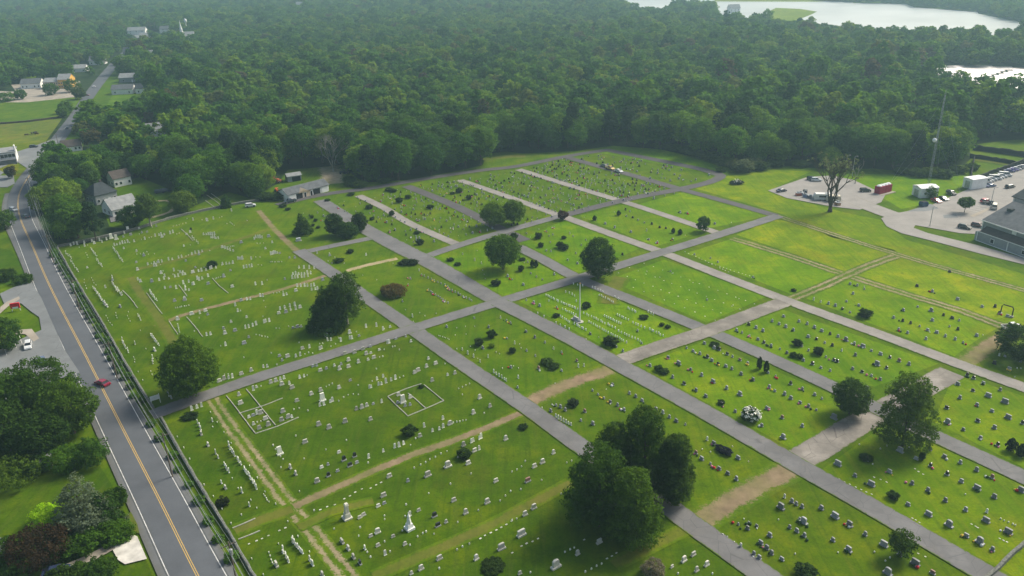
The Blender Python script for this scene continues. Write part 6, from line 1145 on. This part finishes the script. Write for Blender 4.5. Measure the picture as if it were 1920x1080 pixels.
# ---- shapes
def tab(w, t, h, round_=.25, k=5):
    pts = [(-w/2, 0), (w/2, 0), (w/2, h*(1-round_))]+[(w/2*math.cos(a), h*(1-round_)+h*round_*math.sin(a)) for a in [math.pi*i/(k+1) for i in range(1, k+1)]]+[(-w/2, h*(1-round_))]
    return MB().prism(pts, 'y', -t/2, t/2, 'stone')
SHAPE = {}; SC = .92
def shp(ch, v):
    k = (ch, v)
    if k in SHAPE: return SHAPE[k]
    if ch == 'W': b = [('tablet', tab(.54, .16, [1.25, 1.05, 1.4][v], [.2, .35, .12][v])), ('base', MB().box((0, 0, -.05), (.66, .32, .16), 'stone'))]
    elif ch == 'w': b = [('tablet', tab(.30, .16, .42, .3))]
    elif ch == 'v': b = [('tablet', tab(.42, .18, .92, .22))]
    elif ch == 'f': b = [('tablet', MB().box((0, 0, -.05), (.48, .28, .16), 'stone', taper=.93))]
    elif ch == 'T': b = [('tablet', MB().box((0, 0, .3), (1.25, .55, 1.9), 'stone', taper=.75, tx=.8)), ('base', MB().box((0, 0, -.05), (1.6, .9, .36), 'stone'))]
    elif ch in 'GKRg':
        s = (.70 if ch == 'g' else 1.0)*SC; w = [.98, 1.12, .85][v]*s; h = [1.0, .85, 1.1][v]*s; m_ = 'polished' if ch == 'K' else 'stone'
        t_ = tab(w, .34*s, h, [.18, .05, .28][v]); t_.v = [(x, y, z+.26*s) for x, y, z in t_.v]; t_.mats = [M[m_]]
        b = [('tablet', t_), ('base', MB().box((0, 0, -.05), (w+.30*s, .56*s, .31*s+.05), 'stone'))]
    elif ch == 'H':
        t_ = tab([1.4, 1.25, 1.55][v], .45, [1.2, 1.3, 1.05][v], [.12, .25, .06][v]); t_.v = [(x, y, z+.34) for x, y, z in t_.v]
        b = [('tablet', t_), ('base', MB().box((0, 0, -.05), (1.9, .8, .40), 'stone'))]
    elif ch == 'O': b = [('base', MB().box((0, 0, -.05), (1.9, 1.9, .5), 'stone').box((0, 0, .45), (1.35, 1.35, 1.1), 'stone', taper=.85)), ('shaft', MB().box((0, 0, 1.55), (.95, .95, 2.1), 'stone', taper=.72).box((0, 0, 3.65), (.95, .95, .45), 'stone', taper=.7))]
    elif ch == 'S': b = [('base', MB().box((0, 0, -.05), (1.7, 1.7, .6), 'stone').box((0, 0, .55), (1.3, 1.3, .9), 'stone', taper=.8)), ('shaft', MB().lathe([(.55, 1.45), (.42, 2.2), (.3, 2.9), (.36, 3.1), (.12, 3.7), (.04, 4.2)], 'stone', 8))]
    SHAPE[k] = [(n, x.mesh(n)) for n, x in b]
    j = MB(); mm_ = []
    for n, x in b: j.add(x.v, x.f, x.mats[0])
    SHAPE[(ch, v, 'one')] = j
    return SHAPE[k]
NAMES = {'W': ('marble_gravestone', 'gravestone'), 'w': ('small_grave_marker', 'grave marker'), 'v': ('veteran_marker', 'grave marker'), 'f': ('flush_grave_marker', 'grave marker'), 'T': ('tall_gravestone', 'gravestone'), 'G': ('granite_headstone', 'headstone'), 'g': ('granite_headstone', 'headstone'),
         'K': ('polished_headstone', 'headstone'), 'R': ('granite_headstone', 'headstone'), 'H': ('granite_headstone', 'headstone'), 'O': ('stone_obelisk', 'monument'), 'S': ('stone_spire', 'monument')}
DESC = {'W': 'pale upright marble gravestone', 'w': 'little pale grave marker', 'v': 'small white rounded marker', 'f': 'low flat grave marker', 'T': 'tall thick pale gravestone', 'G': 'grey granite headstone', 'g': 'small grey headstone', 'K': 'black polished headstone', 'R': 'reddish granite headstone', 'H': 'wide large grey headstone', 'O': 'weathered obelisk on a stepped base', 'S': 'white pointed spire monument'}
OLD = {'P1', 'P2', 'P3', 'P4', 'P5', 'P6', 'P24', 'P7'}
q = random.Random(21); ST = []
for key, x0, y0, s, ori, txt in DATA:
    for it in txt.replace('\n', ';').split(';'):
        it = it.split()
        if not it: continue
        ch = it[0][0]; o = it[0][1:].upper() or ori; v = [float(z) for z in it[1:]]
        if len(v) == 2: pts = [(v[0], v[1])]
        else: n = int(v[4]); pts = [(v[0]+(v[2]-v[0])*i/max(1, n-1), v[1]+(v[3]-v[1])*i/max(1, n-1)) for i in range(n)]
        for px, py in pts:
            wx, wy = x0+px/s, y0+py/s; dy = {'W': 3, 'w': 1, 'v': 1.5, 'f': 0, 'T': 5, 'G': 2, 'g': 1.5, 'K': 2, 'R': 2, 'H': 1, 'O': 8, 'S': 7}[ch]
            p = P(wx, wy+dy*(0.35+.65*max(0, wy-300)/700)); p += Vector((q.uniform(-.15, .15), q.uniform(-.15, .15), 0))
            a = ANG[o]+q.uniform(-.06, .06); vv = q.randrange(3)
            if ch in 'WwvT': g = q.uniform(.62, .84); c = (g, g, g*q.uniform(.86, .95)) if ch != 'v' else (.84, .85, .84)
            elif ch == 'K': c = (.03, .03, .034)
            elif ch == 'R': c = (.26, .15, .13)
            elif ch == 'f': g = q.uniform(.4, .6); c = (g, g, g*.92)
            elif ch in 'OS': c = (.55, .54, .47) if ch == 'O' else (.78, .79, .78)
            elif key in OLD: g = q.uniform(.34, .58); c = (g, g*.98, g*.88)
            else: g = q.uniform(.17, .34); c = (g*.97, g, g*1.06)
            size = {'W': 1.15, 'w': .5, 'v': .8, 'f': .4, 'T': 2.2, 'G': 1.6, 'g': 1.0, 'K': 1.6, 'R': 1.6, 'H': 2.2, 'O': 4, 'S': 4}[ch]/math.hypot(p.x, p.y)
            ST.append(dict(ch=ch, key=key, p=p, a=a, v=vv, c=c, x=PROJ(p)[0], size=size, lean=q.uniform(-.05, .05) if key in OLD else 0, s=q.uniform(.88, 1.10)*(.95 if key in OLD else .78), tone='pale' if sum(c) > 1.35 else 'grey'))
print('stones', len(ST))
from collections import Counter
cls = {'W': 'a', 'T': 'a', 'w': 'b', 'f': 'b', 'v': 'c', 'G': 'd', 'g': 'd', 'K': 'd', 'R': 'd', 'H': 'd', 'O': 'e', 'S': 'e'}
for k in 'abcde':
    L_ = sorted([s_ for s_ in ST if cls[s_['ch']] == k], key=lambda z: -z['size'])
    for i, s_ in enumerate(L_): s_['ind'] = i < 290
ORD = ['', 'first', 'second', 'third', 'fourth', 'fifth', 'sixth', 'seventh', 'eighth', 'ninth', 'tenth', 'eleventh', 'twelfth', 'thirteenth', 'fourteenth', 'fifteenth', 'sixteenth', 'seventeenth', 'eighteenth', 'nineteenth']
def ordn(n):
    if n < 20: return ORD[n]
    t = {2: 'twent', 3: 'thirt', 4: 'fort', 5: 'fift', 6: 'sixt', 7: 'sevent', 8: 'eight', 9: 'ninet'}
    if n > 99: return 'hundred-'+(ordn(n-100) if n > 100 else 'first')
    return t[n//10]+('ieth' if n % 10 == 0 else 'y-'+ORD[n % 10])
groups = {}
for s_ in ST: groups.setdefault((s_['key'], s_['ch']), []).append(s_)
for (key, ch), L_ in groups.items():
    L_.sort(key=lambda z: z['x'])
    for i, s_ in enumerate(L_):
        pre = DESC[ch]
        if len(L_) == 1: s_['label'] = 'only %s in %s' % (pre, PLOT[key])
        elif i == 0: s_['label'] = 'leftmost %s in %s' % (pre, PLOT[key])
        elif i == len(L_)-1: s_['label'] = 'rightmost %s in %s' % (pre, PLOT[key])
        elif i < len(L_)/2: s_['label'] = '%s %s from the left in %s' % (ordn(i+1), pre, PLOT[key])
        else: s_['label'] = '%s %s from the right in %s' % (ordn(len(L_)-i), pre, PLOT[key])
stuff = {k: MB() for k in 'abcd'}
for s_ in ST:
    parts = shp(s_['ch'], s_['v'])
    if s_['ind']:
        nm, cat = NAMES[s_['ch']]; n_near = s_['size'] > .0065 and len(parts) > 1
        gr = {'a': 'old marble gravestones', 'b': 'small grave markers', 'c': 'white veteran markers by the flagpole', 'd': 'granite headstones', 'e': None}[cls[s_['ch']]]
        if n_near:
            t = empty(nm, s_['p'], s_['a'], s_['s']); t.rotation_euler = (s_['lean'], s_['lean']*.7, s_['a'])
            for n, me in parts: link(n, me, t, color=s_['c'] if n != 'base' or s_['ch'] not in 'KR' else (.32, .33, .34))
        else:
            k = (s_['ch'], s_['v'], 'one'); j = SHAPE[k]
            if isinstance(j, MB): j = SHAPE[k] = j.mesh(nm)
            t = link(nm, j, None, s_['p'], s_['a'], s_['s'], s_['c']); t.rotation_euler = (s_['lean'], s_['lean']*.7, s_['a'])
        tag(t, s_['label'], cat, gr)
    else:
        k = (s_['ch'], s_['v'], 'src')
        if k not in SHAPE:
            b = MB()
            for n, me in parts: b.add([tuple(v.co) for v in me.vertices], [tuple(pg.vertices) for pg in me.polygons], me.materials[0])
            SHAPE[k] = b
        b = SHAPE[k]; ca_, sa_ = math.cos(s_['a']), math.sin(s_['a']); p = s_['p']; g = int(q.random() < .5)
        mt = 'polished_k' if s_['ch'] == 'K' else ('stone_w' if sum(s_['c']) > 1.35 else 'stone_g')
        stuff[cls[s_['ch']]].add([(p.x+(x*ca_-y*sa_)*s_['s'], p.y+(x*sa_+y*ca_)*s_['s'], z*s_['s']) for x, y, z in b.v], b.f, mt)
for k, lb, nm in (('a', 'many more pale upright gravestones set in rows through the old plots', 'distant_gravestones'), ('b', 'scattered tiny markers low in the grass of the farther plots', 'distant_grave_markers'), ('d', 'crowded small headstones filling the far plots below the wood', 'distant_headstones'), ('c', 'further small white veteran markers', 'distant_veteran_markers')):
    if stuff[k].f: o = stuff[k].build(nm); tag(o, lb, 'gravestones', kind='stuff')
# bright flowers and small plants at some of the stones
fl = MB(); q = random.Random(4)
for s_ in ST:
    if s_['ch'] in 'GKRHg' and s_['key'] not in OLD and q.random() < .35:
        for _ in range(q.randint(1, 3)):
            off = Vector((q.uniform(-1.1, 1.1), 0, 0)); ca_, sa_ = math.cos(s_['a']), math.sin(s_['a']); d_ = Vector((off.x*ca_+.5*sa_, off.x*sa_-.5*ca_, 0)); r = q.uniform(.16, .34)
            fl.lathe([(r*.7, 0), (r, r*.7), (r*.8, r*1.3), (r*.2, r*1.7)], q.choice(['fl_red', 'fl_white', 'fl_pink', 'fl_green', 'fl_green', 'fl_green', 'fl_yellow']), 6, tuple(s_['p']+d_))
o = fl.build('grave_flowers'); tag(o, 'scattered small flowers and plants set against the newer headstones', 'flowers', kind='stuff')
# haze in the air
hb = MB().box((0, 2600, -1.2), (9400, 7600, 106.0), 'haze'); o = hb.build('haze'); o['kind'] = 'stuff'; o['label'] = 'pale blue haze over the wood and river'; o['category'] = 'haze'
